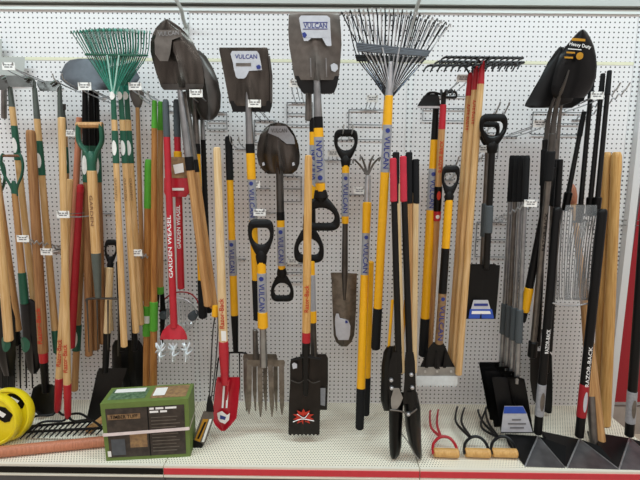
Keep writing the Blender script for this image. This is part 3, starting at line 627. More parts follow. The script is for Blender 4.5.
for q in (-1, 1): t.quad('rivet', 'label', [(277+q*15, 163), (279+q*15, 162), (280+q*15, 165), (277.5+q*15, 166)], -.004, .002)
# biggest square shovel
t = T('square_shovel', 'biggest square shovel at top centre, silver label, inverted black D grip', 'shovel', (314.5, 13, .44), (322, 232, .38))
t.plate('blade', 'greysteel', [(13.5, 290, 338), (15, 288.7, 339.5), (30, 288.3, 341), (45, 289, 341.5), (60, 291.5, 340.5), (76, 294.5, 339), (80, 296, 338)], back_f(.02, .028, -.02), .004, 16)
t.plate('step', 'blacksteel', [(76, 295, 339), (86, 298, 337), (93, 303, 334)], lambda u, v: .012, .012)
lb = steplab(t, [(15.5, 301, 327), (18, 299, 330), (30, 301, 330.5), (38, 303, 331), (41, 305, 318.5), (41.5, 325, 331.5)][:4], -.035, ((303.5, 25.5), (327, 25.5), 5.2))
t.plate('label_leg', 'label', [(37.5, 322, 331), (45, 326, 331.5), (46, 327.5, 331)], None, .001, 4, -.035, lb); t.plate('label_leg', 'label', [(37.5, 303, 312), (41, 304, 308)], None, .001, 4, -.035, lb)
for p in (((303, 22), (327.5, 22), (327.5, 22.7), (303, 22.7)), ((303, 28.6), (327.5, 28.6), (327.5, 29.3), (303, 29.3))): t.quad('frame_line', 'blueink', p, -.0365, .001, lb)
t.quad('round_mark', 'blueink', [(302, 33), (305, 32), (307, 35), (305, 38), (303, 37)], -.0365, .001, lb)
t.oval(0, 0, 0, 1) if False else None
t.quad('inspection_sticker', 'label', [(330.5, 65), (334, 63), (337.5, 65), (338, 69), (335, 72), (331.5, 70.5)], -.008, .001)
t.seg('socket', 'steel', [(42, 2.4), (60, 5), (85, 7.6), (118, 9)]); t.seg('collar', 'black', [(117, 9.6), (129, 9.6)]); t.seg('yellow_collar', 'yellow', [(128, 9.6), (138, 10)]); vlabel(t, 137, 183, 10, True); t.seg('yellow_collar', 'yellow', [(182, 10), (193, 10)])
t.dgrip(230, 192, 37, 'black', 'rubber', 5.6, neck=11)
for x in (310.5, 326): t.wire('ridge', 'steel', [(x, 58, -.030), (x+.3, 68, -.028), (x+.6, 77, -.02)], .003)
t = T('square_shovel', 'square shovel directly behind the biggest one, second label and lower D grip peeking left', 'shovel', (308.5, 60, .32), (309, 264, .28))
t.plate('blade', 'darksteel', [(66, 292, 334), (84, 296, 336), (94, 304, 332)], back_f(.02, .02), .004)
t.seg('socket', 'greysteel', [(88, 6), (120, 7.6)]); t.seg('collar', 'black', [(119, 8.6), (134, 8.6)], x=5); t.seg('yellow_collar', 'yellow', [(132, 8.6), (145, 8.8)], x=5); vl = t.seg('pole_label', 'labelgrey', [(144, 8.6), (186, 8.6)], x=5); t.text(VUL, 'blueink', 150, 180, 5, 8.8, True, x=5)
t.seg('yellow_collar', 'yellow', [(185, 8.6), (198, 9)], x=4); t.dgrip(262, 222, 30, 'black', 'rubber', 5, neck=10); t.seg('neck', 'black', [(196, 9), (226, 10)], x=2)
# wood handled edging shovels in front
t = T('trenching_shovel', 'dark toothed trenching shovel, pale handle with red band, red star mark on blade', 'shovel', (308.5, 156, .46), (305, 434, .42))
t.seg('handle', 'honey', [(156, 7), (160, 7.8), (333, 8.4)], 16); t.seg('band', 'red', [(332, 8.6), (342, 8.6)]); t.seg('socket', 'blacksteel', [(341, 8.6), (362, 8), (395, 5)])
t.text('Razor-Back', 'redink', 284, 311, 4.6, 8.5, True)
bl = t.plate('blade', 'darkblade', [(357, 297, 317), (359, 291, 321), (364, 290, 321), (383, 290, 320.5), (400, 289, 320.2), (434, 288.3, 319.6)], back_f(.012, .012), .004, 16, serr=1.6)
t.wire('foot_rest', 'blacksteel', [(291, 360, -.006), (305, 357, -.012), (321, 359, -.006)], .006)
t.wire('fold_line', 'darksteel', [(290, 380, -.004), (299, 383, -.008), (306, 379, -.012), (313, 383, -.008), (320, 381, -.004)], .0022)
cx, cy = 303.5, 417
P = []
for k in range(20):
    a = 2*math.pi*k/20; rr = (11 if k % 2 else 6.5); P.append((cx+rr*math.cos(a)*1.0, cy+rr*.75*math.sin(a)))
t.quad('star_mark', 'redink', P, -.0075, .001, bl); t.wire('star_stroke', 'whiteink', [(293, 422, -.011), (302, 419, -.011), (314, 421, -.011)], .0022, parent=bl); t.wire('star_stroke', 'whiteink', [(297, 414, -.011), (304, 418, -.011), (309, 413, -.011)], .0018, parent=bl)
t.flat('X', 'black', (299, 418), (308, 418), 6, -.0092, parent=bl)
t.quad('rivet', 'label', [(292, 364), (294, 362.5), (297, 364), (297, 368), (293, 369)], -.010, .001, bl)
t = T('trenching_shovel', 'dark narrow shovel behind the toothed one with upright pale label strip', 'shovel', (311, 226, .32), (315, 410, .32))
t.seg('pole', 'yellow', [(262, 6), (290, 6), (300, 6)]); t.seg('pole_label', 'labelgrey', [(275, 6.6), (312, 6.8)]); t.seg('yellow_collar', 'yellow', [(311, 7.4), (322, 7.4)]); t.seg('socket', 'darksteel', [(321, 6), (360, 7)])
bl = t.plate('blade', 'darkblade', [(354, 300, 326), (358, 300, 328), (380, 301, 328), (410, 303, 327)], back_f(.012, .012), .004); t.quad('label_strip', 'labelgrey', [(320.5, 388), (325.5, 388), (325, 406), (320.5, 405)], -.006, .001, bl)
# drain spade
t = T('drain_spade', 'narrow grey drain spade with black D grip, right of the biggest square shovel', 'spade', (346, 127, .26), (344, 347, .24))
t.dgrip(130, 165, 24, 'black', 'rubber', 4.4, neck=8); t.seg('collar', 'yellow', [(164, 7.4), (174, 7.6)]); vlabel(t, 173, 216, 7.6); t.seg('collar', 'yellow', [(215, 7.4), (223, 7.2)]); t.seg('shaft', 'darksteel', [(222, 5.6), (272, 6.4), (300, 2.5)])
bl = t.plate('blade', 'tinesteel', [(272.5, 331, 343), (273.5, 330.6, 357), (280, 331.5, 356.8), (310, 332.6, 356), (335, 333.6, 354.4), (342, 336, 351.5), (346.5, 341, 347)], back_f(.014, .006), .003, 12)
t.plate('blade_label', 'label', [(313.5, 336, 338.5), (318, 335, 340), (320, 335, 348), (326, 335.2, 350.5), (335, 336, 350), (340, 338.5, 348.5)], lambda u, v: .004*u*u, .001, 8, -.009, bl)
t.quad('round_mark', 'blueink', [(345, 320.5), (347.4, 320.5), (348, 323), (345.4, 323.4)], -.0105, .001, bl)
# four pronged cultivator on yellow pole
t = T('cultivator', 'four pronged cultivator head up, silver tube over yellow pole, black end on shelf', 'cultivator', (368.5, 160, .26), (359.5, 429, .40))
t.seg('socket', 'zinc', [(176, 6), (204, 7)]); t.seg('pole', 'yellow', [(203, 9), (233, 8)]); vlabel(t, 232, 276, 7.8); t.seg('pole_lower', 'yellow', [(275, 8.4), (389, 8.6)]); t.seg('sleeve', 'rubber', [(388, 9), (428, 8.4)])
for x, yy in ((353, 163), (360, 160), (372, 160), (379, 161)): t.wire('prong', 'greysteel', [(x, yy, -.10), (x+1, yy-3.5, -.06), ((x+368)/2, yy+3, 0), (367.6, 176, 0)], [.004, .006])
t = T('cultivator', 'yellow pole with black sleeve directly behind the four pronged cultivator', 'cultivator', (371, 235, .2), (365.5, 415, .2)); t.seg('pole', 'yellow', [(262, 7.6), (378, 8)]); t.seg('sleeve', 'rubber', [(377, 8.4), (414, 7.8)])
# grey leaf rakes
t = leaf_rake('leaf_rake', 'large grey steel leaf rake with dark cross bars and long yellow pole', None, (391, 60, .44), (375.5, 349, .34), 26, ((341.5, 12, 0), (396, 9, .0), (450, 24, 0)), ((357, 43.5), (429, 51.5)), (391, 92),
    ('zinc', 'slate', 'zinc', 'blacksteel'), [('hub', 'zinc', [(62, 5), (78, 7.4), (97, 7)]), ('pole', 'yellow', [(96, 8), (126, 9)]), ('pole_lower', 'yellow', [(171, 9), (309, 8.4)]), ('sleeve', 'rubber', [(308, 9), (348, 9.2)])], .0028)
vlabel(t, 125, 172, 9.2)
for k in range(4): t.wire('cross_bar', 'slate', [(356+k*.4, 45.5+k*1.7, -.018), (429-k*.8, 53+k*1.0, -.018)], .004, 0)
t = leaf_rake('leaf_rake', 'second grey leaf rake nested behind the front one, seen through its tines', None, (389, 66, .30), (385, 130, .28), 24, ((347, 16, 0), (398, 14, 0), (446, 27, 0)), ((357, 57), (425, 59)), (389, 98),
    ('rakesteel', 'blackgloss', 'zinc', 'blacksteel'), [('hub', 'greysteel', [(66, 5), (100, 6)]), ('pole', 'yellow', [(100, 6), (130, 6)])], .0028)
for k in range(4): t.wire('cross_bar', 'blackgloss', [(355+k*.5, 55.5+k*1.6, -.018), (425-k*.8, 58+k*1.3, -.018)], .0045, 0)

# post hole diggers
t = T('post_hole_digger', 'front post hole digger with red grips, long black clam blades on the shelf', 'digger', (398, 157, .54), (405, 458, .56))
def pole2(t, name, m, p0, p1, w0, w1, y=0.):
    P0, P1 = t.L(p0[0], p0[1], y), t.L(p1[0], p1[1], y); d = (P0-P1).normalized(); mm = t.m((p0[1]+p1[1])/2); b = MB(); r0, r1 = w0*mm/2, w1*mm/2
    b.tube([P0+d*.3*r0, P0, P1, P1-d*.3*r1], [r0*.7, r0, r1, r1*.7], 12); return b.build(name, m, t.e)
for x0, x1, yt in ((393.2, 399, 159), (403.2, 410, 157)):
    pole2(t, 'handle', 'blacksteel', (x0, yt+10), (x1, 372), 6, 7); pole2(t, 'grip', 'softred', (x0-.1, yt), (x0+.5, 201), 6.8, 7.2, -.001)
t.plate('hinge_plate', 'blacksteel', [(352, 393.5, 402), (362, 389.5, 401), (378, 388, 401), (392, 388.5, 401), (400, 389.5, 402)], None, .04, 5, -.012)
t.plate('hinge_plate', 'blacksteel', [(352, 405.5, 413.5), (362, 404.5, 415), (378, 404.5, 415.5), (392, 403.5, 416), (404, 403, 417)], None, .04, 5, -.012)
for x, y in ((391, 379.5), (391.5, 387.5), (411, 374), (412, 387), (408, 413.5)):
    b = MB(); c = t.L(x, y, -.012); b.tube([c, c+Vector((0, -.012, 0)), c+Vector((0, -.016, 0))], [.010, .009, .004], 8); b.build('bolt', 'zinc', t.e)
t.plate('blade', 'blackgloss', [(392, 390, 406), (408, 389, 403), (430, 389, 402), (446, 389.2, 401.5), (455, 390, 399.5), (459, 391.5, 396)], lambda u, v: .03*u*u-.01, .004, 10)
t.plate('blade', 'blacksteel', [(392, 402, 417), (408, 404, 420.5), (430, 406, 421), (446, 409.5, 421.5), (455, 414, 422), (459, 418.5, 421.5)], lambda u, v: .05*u*u-.02, .004, 10)
t.plate('inner_highlight', 'steel', [(388, 394, 399), (398, 391, 403), (405, 391, 400), (409, 392, 397)], None, .003, 4, -.018); t.wire('edge', 'steel', [(402, 434, -.01), (408, 442, -.01), (414, 453, -.01), (419, 459, -.01)], .003)  # pale steel plate stands for the silver highlight inside the black blade
t.wire('pivot_rod', 'greysteel', [(390, 410, -.02), (400, 411, -.02), (409, 414, -.02), (417, 409, -.02)], .004)
t = T('post_hole_digger', 'rear post hole digger with black grips and pale wooden handles', 'digger', (403, 153, .42), (403, 410, .40))
for x0, x1, yt, m in ((396, 401.5, 153, 'pale'), (409, 409.5, 153, 'tan'), (415.8, 413.5, 160, 'pale')):
    pole2(t, 'handle', m, (x0, yt+12), (x1, 372), 6.4, 7); pole2(t, 'grip', 'rubber', (x0, yt), (x0+.1, 203), 6.8, 7.2, -.001)
t.plate('blade', 'blacksteel', [(346, 387, 397), (352, 383.5, 398), (365, 381.5, 398), (400, 380.5, 396), (411, 384, 394)], lambda u, v: .03*u*u, .004, 8)
for x, c in ((388.5, 'yellow'), (401.5, 'yellow')): pole2(t, 'inner_rod', c, (x+4, 300), (x, 352), 3, 3, .02)

# ================================================================== RIGHT BAY
# N1 dark headed cultivator on yellow pole, N2 red topped hoe
t = T('weeding_hoe', 'yellow pole with black top and blue printed label, dark triangular hoe head', 'hoe', (436.5, 98, .30), (423, 356, .26))
t.seg('socket', 'blacksteel', [(98, 5), (105, 6)]); t.seg('sleeve', 'black', [(105, 6), (141, 7)]); t.seg('pole', 'yellow', [(140, 7.4), (170, 7.6)]); vlabel(t, 169, 211, 8.4); t.seg('pole_lower', 'yellow', [(210, 8.6), (319, 8.8)]); t.seg('grip', 'rubber', [(318, 9), (355, 9)])
t.plate('blade', 'blacksteel', [(94, 426, 438), (97, 423, 439), (103, 419, 440), (106.5, 417, 440)], lambda u, v: -.05*v, .003); t.plate('edge', 'zinc', [(106, 417, 440), (108.2, 418, 439)], None, .003, y=-.052)
t.wire('arch', 'blacksteel', [(424, 99, -.01), (428, 93.5, 0), (434, 92.5, 0), (440, 94, 0), (446, 93, 0), (455, 92, 0), (456, 97, 0), (450, 97.5, 0), (442, 97, 0)], .006)
t = T('weeding_hoe', 'wooden handle with red painted top beside the blue labelled yellow pole', 'hoe', (443.5, 100, .36), (428.5, 357, .20))
t.seg('socket', 'blacksteel', [(93, 5), (106, 5)]); t.seg('painted_top', 'brightred', [(105, 6.4), (129, 7)]); t.seg('handle', 'tan', [(128, 6.6), (356, 7)]); t.seg('printed_sleeve', 'blackgloss', [(187, 8), (211, 8)]); t.seg('red_mark', 'brightred', [(211, 8.2), (220, 8.2)])
t.text('RAZOR-BACK', 'redink', 140, 172, 4, 7, True); t.oval(216, 4, 4, 8.4, 'white'); t.oval(195, 4, 9, 8.2, 'redink', 'print')
for x in (441, 447, 452): t.wire('prong', 'blacksteel', [(443, 100, 0), ((x+443)/2, 92, -.02), (x, 90, -.06), (x, 95, -.08)], .004)
# shingle remover
t = T('shingle_remover', 'small yellow and black D handled scraper with toothed silver blade', 'scraper', (451.5, 163, .36), (436, 386, .34))
t.dgrip(166, 201, 18, 'black', 'rubber', 3.2, neck=7.5); t.seg('pole', 'yellow', [(200, 8), (249, 8)]); t.seg('sleeve', 'black', [(248, 8), (293, 8.2)]); vlabel(t, 292, 343, 8, m='cardbrown'); t.text('NOTCHED', 'gold', 258, 284, 4, 8.3) if False else None
t.plate('head', 'blacksteel', [(342, 433, 443), (350, 427, 447), (358, 424, 450), (369, 419, 456)], back_f(.0, .02), .02, 8)
for x in (427, 436, 445): t.plate('rib', 'black', [(352, x, x+1.6), (368, x-2, x+1)], None, .03, 2, -.012)
t.plate('clamp_plate', 'steel', [(367, 418, 457), (377, 416.5, 457.5)], None, .006, 4, -.01)
b = t.plate('toothed_blade', 'brightsteel', [(376, 416.5, 457.5), (383, 416.5, 457.5), (384.2, 417, 457)], None, .003, 30, -.012, serr=3.4)
for x in (424, 436, 450): t.quad('bolt', 'zinc', [(x, 370.5), (x+2, 370), (x+2.4, 372.5), (x+.4, 373)], -.014, .004)
# hanging bow rakes
def bow_hang(label, A, B, bx0, by0, bx1, by1, n=14, txt=None):
    t = T('bow_rake', label, 'rake', A, B)
    t.seg('painted_top', 'red', [(A[1]+1, 4.5), (A[1]+6, 5.6), (A[1]+24, 6.9)]); t.seg('handle', 'ash', [(A[1]+23, 6.6), (B[1], 6.6)], 16)
    t.wire('head_bar', 'blacksteel', [(bx0, by0, -.03), (bx1, by1, -.03)], .0062, 0, flat=1.3)
    for k in range(n):
        u = k/(n-1); x = bx0+(bx1-bx0)*u; y = by0+(by1-by0)*u
        t.wire('tine', 'blacksteel', [(x, y, -.03), (x-2.5, y+1, -.045), (x-4.5, y+2.6, -.06), (x-6.5, y+6.5, -.07)], [.0052, .0035])
    for s, xe in ((-1, bx0), (1, bx1)): t.wire('bow_arm', 'blacksteel', [(A[0], A[1]+4, 0), (A[0]+s*6, (by0+by1)/2+1.5, -.015), (A[0]+s*16, (by0+by1)/2+.6, -.026), (A[0]+s*30, (by0+by1)/2, -.03)], .0045)
    if txt: t.text('RAZOR-BACK', 'redink', txt[0], txt[1], 4.4, 8.2, True)
    return t
bow_hang('hanging bow rake with longest pale handle, rearmost black head row on top', (482.5, 60, .40), (458.5, 374, .36), 446, 57, 523, 58)
bow_hang('middle hanging bow rake, red top between two others', (476.5, 66, .36), (453.5, 374, .32), 439, 61.5, 524, 62.5, txt=(100, 124))
bow_hang('hanging bow rake at left of three, lowest black head row', (470.5, 72, .32), (450, 368, .26), 430, 65.5, 519, 64.5, txt=(104, 130))
# black D gripped square spades
t = T('square_spade', 'black D gripped square spade in front with blue and white blade label', 'spade', (494, 112, .44), (483.5, 320, .36))
t.dgrip(114.5, 151, 28, 'blackgloss', 'rubber', 5.4, neck=9); t.seg('shaft', 'blacksteel', [(150, 6.4), (268, 6.6)]); t.seg('sleeve', 'gripgrey', [(206, 8), (232, 8.4)])
bl = t.plate('blade', 'black', [(265, 470, 499.5), (266, 469.5, 500), (290, 468, 498.2), (319, 465.8, 495.6)], back_f(.01, .016), .004, 12)
t.quad('label_upper', 'label', [(473.5, 300), (488, 300), (490.5, 309), (471, 309)], -.012, .001, bl); t.quad('label_lower', 'blue', [(470, 309), (492, 309), (494, 318.5), (468.5, 318.5)], -.012, .001, bl); t.quad('label_print', 'whiteink', [(472, 311), (490, 311), (491, 314), (471.5, 314)], -.0135, .001, bl); t.quad('label_stripe', 'blueink', [(474, 303.5), (488, 303.5), (488, 306), (474, 306)], -.0135, .001, bl)
t = T('square_spade', 'matching black spade nested behind, its grey shaft seen left of the front one', 'spade', (489, 122, .34), (480, 318, .28))
t.dgrip(122, 150, 22, 'blackgloss', 'rubber', 4, neck=7); t.seg('shaft', 'greysteel', [(150, 5), (264, 5.4)]); t.seg('sleeve', 'gripgrey', [(204, 7), (236, 7)]); t.plate('blade', 'black', [(264, 470, 496), (317, 467, 492)], back_f(.01, .01), .004)
# aluminium-tubed scoops
SC = [('leftmost of four black scoop shovels with grey tubes and foam grips', 512.6, 499, 478.5, 362, 398, 412), ('second of four black scoop shovels with grey tubes and foam grips', 517.4, 504, 480.5, 366.5, 402, 420),
      ('third of four black scoop shovels with grey tubes and foam grips', 522.2, 509, 484.5, 371, 407, 427), ('rightmost scoop shovel of four, pale label with blue band on its blade', 527, 514.5, 491.5, 377, 0, 433)]
for i, (lab, x0, x1, xl, yt, _, yb) in enumerate(SC):
    dd = .20+.045*i; t = T('scoop_shovel', lab, 'shovel', (x0, 156-(i == 1), dd+.06), (x1, yb, dd))
    t.seg('foam_grip', 'rubber', [(156, 5.2), (159, 6.2), (201, 6.2)]); t.seg('tube', ['aluminium', 'greysteel', 'aluminium', 'aluminium'][i], [(200, 4.4), (yt+6, 5)]); t.seg('lower_grip', 'gripgrey', [(304+i*2, 6.6), (333+i*3, 7.2)])
    t.seg('socket', 'aluminium', [(333+i*3, 5), (yt+3, 5.4)])
    top = xl+1; sh = (yb-yt)
    bl = t.plate('blade', 'black', [(yt, top, top+26), (yt+2, top-.5, top+32), (yt+18, top+2.5, top+35), (yb, top+8.5, top+41)], lambda u, v: -.03*u*u+.01*math.exp(-(u/.2)**2)-.02*v, .004, 12)
    for s in (0, 1): t.wire('rib', 'blackgloss', [(top+11+s*6, yt+4, .004), (top+13+s*7, yt+22, -.002), (top+16+s*8, yt+30, -.012)], .003)
    if i == 3:
        t.plate('blade_label', 'label', [(406, 504.5, 523), (414, 503, 527), (432, 501, 532.5)], None, .001, 6, -.056, bl)
        t.plate('label_band', 'blue', [(406.5, 504.5, 523), (413.5, 503.5, 526.5)], None, .001, 6, -.0575, bl)
        for a, b_, c in ((512, 521, 419), (508, 526, 423), (510, 524, 427)): t.quad('label_print', 'tagink', [(a, c), (b_, c), (b_, c+1.6), (a, c+1.6)], -.058, .001, bl)
# black round point shovels, top right
t = T('round_shovel', 'black pointed shovel at top right with gold and white printing, frontmost', 'shovel', (556, 96, .46), (532, 356, .30))
bl = t.plate('blade', 'blackgloss', [(29.5, 581.5, 584), (32, 578, 587), (38, 572.5, 590.5), (46, 566, 594), (55, 560, 596), (66, 556, 597), (78, 553, 596), (88, 551, 592), (95, 552, 587), (98, 555, 584)], lambda u, v: .03*u*u-.02*v+.02, .004, 16, y=-.04)
t.flat('Heavy Duty', 'whiteink', (569.5, 44), (591, 47.6), 4.6, -.060, parent=bl); t.flat('PRO SERIES', 'gold', (572, 39), (585.5, 40.4), 2.4, -.060, parent=bl) if False else t.quad('gold_line', 'gold', [(572, 37.8), (585.5, 39), (585.2, 41.4), (571.5, 40.6)], -.058, .001, bl)
for p, m in ((((568, 48.4), (581.5, 49.4), (581.5, 50.2), (568, 49.2)), 'whiteink'), (((566.5, 51.5), (575, 52), (575, 53.6), (566.5, 53.2)), 'gold'), (((564.5, 56.5), (573, 56.8), (573, 58.6), (564.5, 58.2)), 'gold')): t.quad('printed_line', m, p, -.0585, .001, bl)
b = MB(); c = t.L(579.6, 56, -.058); b.tube([c, c+Vector((0, -.002, 0))], .015, 16); b.build('gold_seal', 'gold', bl)
t.wire('socket', 'darksteel', [(569, 70, -.05), (565, 82, -.045), (559, 98, -.02), (554.5, 116, 0), (552, 140, 0)], [.003, .015]); t.seg('shaft', 'darksteel', [(134, 7), (157, 7)]); t.seg('sleeve', 'rubber', [(152, 9), (180, 8.6)])
t.seg('lower_shaft', 'greysteel', [(179, 6), (345, 6)]); t.text('RAZOR-BACK', 'blackgloss', 212, 250, 3.4, 6.2, True); t.seg('foot', 'blacksteel', [(342, 9), (356, 9)])
t = T('round_shovel', 'black pointed shovel behind the gold printed one, wide blade edge at its left', 'shovel', (547, 106, .38), (537, 352, .26))
t.plate('blade', 'black', [(47, 559, 564), (52, 555, 568), (62, 548, 574), (76, 541, 578), (90, 533, 577), (102, 526, 572), (106, 524.5, 560), (108, 530, 546)], lambda u, v: .03*u*u, .004, 14, y=-.02)
t.wire('socket', 'darksteel', [(560, 86, -.03), (552, 104, -.02), (548, 122, 0), (545, 160, 0)], [.004, .015]); t.seg('shaft', 'blacksteel', [(140, 6.4), (345, 6.4)]); t.seg('sleeve', 'rubber', [(150, 8), (185, 8)]); 
t = T('round_shovel', 'rearmost black pointed shovel of the top right group, blade left of the others', 'shovel', (557, 100, .28), (548, 352, .20))
t.plate('blade', 'black', [(60, 553, 566), (74, 543, 584), (88, 534, 588), (100, 528, 584), (108, 534, 572)], lambda u, v: .03*u*u, .004, 12)
t.wire('socket', 'greysteel', [(566, 88, -.03), (561, 108, -.01), (558.5, 130, 0), (556, 160, 0)], [.004, .013]); t.seg('shaft', 'greysteel', [(140, 6), (340, 6)]); t.seg('foam_grip', 'rubber', [(160, 8), (205, 8.6)])
t = T('square_shovel', 'black shovel blade hung low behind the tall black poles, above the shelf', 'shovel', (545, 330, .12), (548, 413, .12))
t.seg('socket', 'blacksteel', [(330, 7), (372, 6)]); t.plate('blade', 'blacksteel', [(351, 533, 549), (356, 530, 552), (380, 530, 552.5), (400, 533, 552.5), (410, 541, 552), (413.5, 548, 551.5)], dish_f(.015), .004)
# slanting black and yellow pole
t = T('slim_pole', 'black pole slanting down left, ending in a yellow band and black cap', 'pole', (552.5, 168, .36), (522.5, 322, .30)); t.seg('pole', 'black', [(168, 7), (290, 8)]); t.seg('band', 'yellow', [(288, 9), (311, 9)]); t.seg('end_cap', 'rubber', [(310, 7), (321, 6)])
# bagged manure forks with black poles
PO = [((584, 112), (567, 200), 'leftmost of four thin black fork poles at upper right'), ((592.5, 74), (580, 212), 'second of four thin black fork poles at upper right'), ((603, 74), (590, 205), 'third of four thin black fork poles at upper right'), ((609.5, 71), (597, 205), 'rightmost of four thin black fork poles at upper right')]
for i, (a, b_, lab) in enumerate(PO):
    xb = 563+i*8.5; t = T('bedding_fork', lab+', silver tines in a clear bag', 'fork', (a[0], a[1], .22+.03*i), (b_[0], b_[1], .24+.03*i))
    t.seg('grip', 'rubber', [(a[1], 4.4), (a[1]+24, 5.4)]); t.seg('tube', 'blacksteel', [(a[1]+23, 4.4), (b_[1]-6, 4.8)]); t.seg('bracket', 'blackgloss', [(b_[1]-7, 8), (b_[1]+10, 7)])
    b0 = b_[0]
    t.wire('head_bar', 'blacksteel', [(b0-7, b_[1]+10, 0), (b0+6, b_[1]+8, 0)], .006, 0)
    for k in range(6):
        u = k/5; xx = b0-7+13*u; bx = xb-6+12*u
        t.wire('tine', 'foggy', [(xx, b_[1]+9, 0), ((xx+bx)/2-1, 250, .03), (bx, 292, .02), (bx+.5, 300, -.01), (bx+1, 298, -.06)], .0022, 3, n=5)
t = T('clear_bag', 'clear plastic bag around the silver fork tines at right, shiny bottom seam', 'bag', (578, 205, .42), (572, 306, .42))
t.plate('film', 'clear', [(205, 566, 597), (225, 561, 597), (260, 557, 596), (296, 553.5, 590), (304, 552.5, 588)], lambda u, v: .02*u*u+.004*math.sin(9*u+5*v), .001, 16, sub=5); t.wire('bottom_seam', 'zinc', [(552.5, 303, 0), (562, 305.5, -.004), (574, 306, -.004), (588, 303.5, 0)], .004)
for x in (556, 559, 584, 589): t.wire('crease', 'greysteel', [(x+4, 220, -.004), (x+1, 260, -.002), (x-1, 300, -.002)], .0012)
# wooden handles right end
t = T('wooden_pole', 'wooden handle with knobby top leaning behind the clear bag, lower end on the shelf', 'handle', (571.5, 186, .10), (601, 446, .30))
t.seg('handle', 'tan', [(192, 6), (220, 5), (300, 8.5), (445, 9.6)], 16); t.seg('knob', 'rosewood', [(185, 5), (189, 8), (197, 8.6), (204, 6)])
t = T('axe_handle', 'left of two thick honey coloured wooden handles by the end post', 'handle', (606.5, 153, .18), (598.5, 408, .14)); t.seg('handle', 'honey', [(153, 7), (157, 9.4), (170, 9.6), (180, 8.6), (405, 10)], 16)
t = T('axe_handle', 'right of two thick honey coloured wooden handles, touching the end post', 'handle', (616.5, 153, .22), (604.5, 425, .20)); t.seg('handle', 'honey', [(153, 8), (157, 10), (170, 10.4), (180, 9.4), (424, 11)], 16)
t.e.name = 'axe_handle'
t = T('wooden_pole', 'wooden pole with worn grey lower end standing left of the leaning handle', 'handle', (584, 300, .24), (594, 447, .33)); t.seg('handle', 'tan', [(306, 7), (397, 7.6)]); t.seg('grey_end', 'greysteel', [(396, 8), (446, 7.4)])
# drain scoops with poles
def scraper(label, A, B, wt, wb, FL, FR, LW, RW, stick, txt):
    t = T('floor_scraper', label, 'scraper', A, B)
    t.seg('pole', 'black', [(A[1], wt), (A[1]+3, wt+1), (B[1]-2, wb)], 16)
    if stick[0] == 'red': t.seg('sticker', 'darkred', [(384, wb+.6), (416, wb+.8)]); t.text('TRUPER', 'whiteink', 391, 409, 4, wb+.9, True) if False else t.oval(400, 4, 22, wb+1, 'label', 'print')
    else: t.seg('sticker', 'labelgrey', [(384+stick[1], wb+.6), (415+stick[1], wb+.8)]); t.oval(400+stick[1], 4.5, 20, wb+1, 'greysteel', 'print')
    if txt: t.text('RAZOR-BACK', 'whiteink', txt[0], txt[1], 3.8, wb+.2, True)
    Mi = t.Mi; S = lambda px, py, z: Mi @ V(px, py, dshelf(px, py, z))
    bz = S(B[0]+.5, B[1]+1, .035); fl = S(*FL, .003); fr = S(*FR, .003); lw = S(*LW, .05); rw = S(*RW, .05) if RW else None
    lb_ = S(LW[0]+3, LW[1]+10, .004)
    th = Mi.to_3x3() @ Vector((0, 0, .0025))
    def face(name, P, m):
        Q = [p-th for p in P]; k = len(P); f = [tuple(range(k)), tuple(range(2*k-1, k-1, -1))]+[(i, k+i, k+(i+1) % k, (i+1) % k) for i in range(k)]
        link(name, P+Q, f, m, t.e, smooth=False)
    face('side_wing', [lw, bz, fl], 'blacksteel'); face('wing_foot', [lw-th, bz-th*2, fl, lb_], 'pansteel')
    face('floor_plate', [bz, fr, fl], 'pansteel')
    if rw: face('side_wing', [bz, rw, fr], 'black')
    b = MB(); b.tube([bz, fl], .004, 6); b.build('seam', 'zinc', t.e); b = MB(); b.tube([bz, fr], .003, 6); b.build('seam', 'steel', t.e)
    return t
scraper('floor scraper with grey sticker at pole foot, left of three on the right shelf bay', (557.5, 208, .40), (537.5, 435, .395), 7.4, 7.8, (525, 466.3), (565, 467.5), (505, 434), (566, 446), ('grey', 0), (328, 352))
scraper('floor scraper with red sticker near pole foot, middle of three on the right shelf bay', (602.5, 210, .44), (579, 438, .42), 8.4, 8.4, (567, 467.6), (619, 469.2), (541, 431), (600, 446), ('red', 0), (345, 385))
scraper('floor scraper with grey sticker, rightmost and cut by the right picture edge', (646, 205, .46), (629, 437, .41), 8.4, 8.4, (619, 469.2), (668, 471), (587, 431), (664, 448), ('grey', 7), None)
t = T('black_pole', 'black pole rising beside the left floor scraper pole up to the shovel shafts', 'pole', (560, 160, .36), (548, 352, .34)); t.e.name = 'pole_handle'; t.seg('pole', 'black', [(160, 6), (350, 8)])

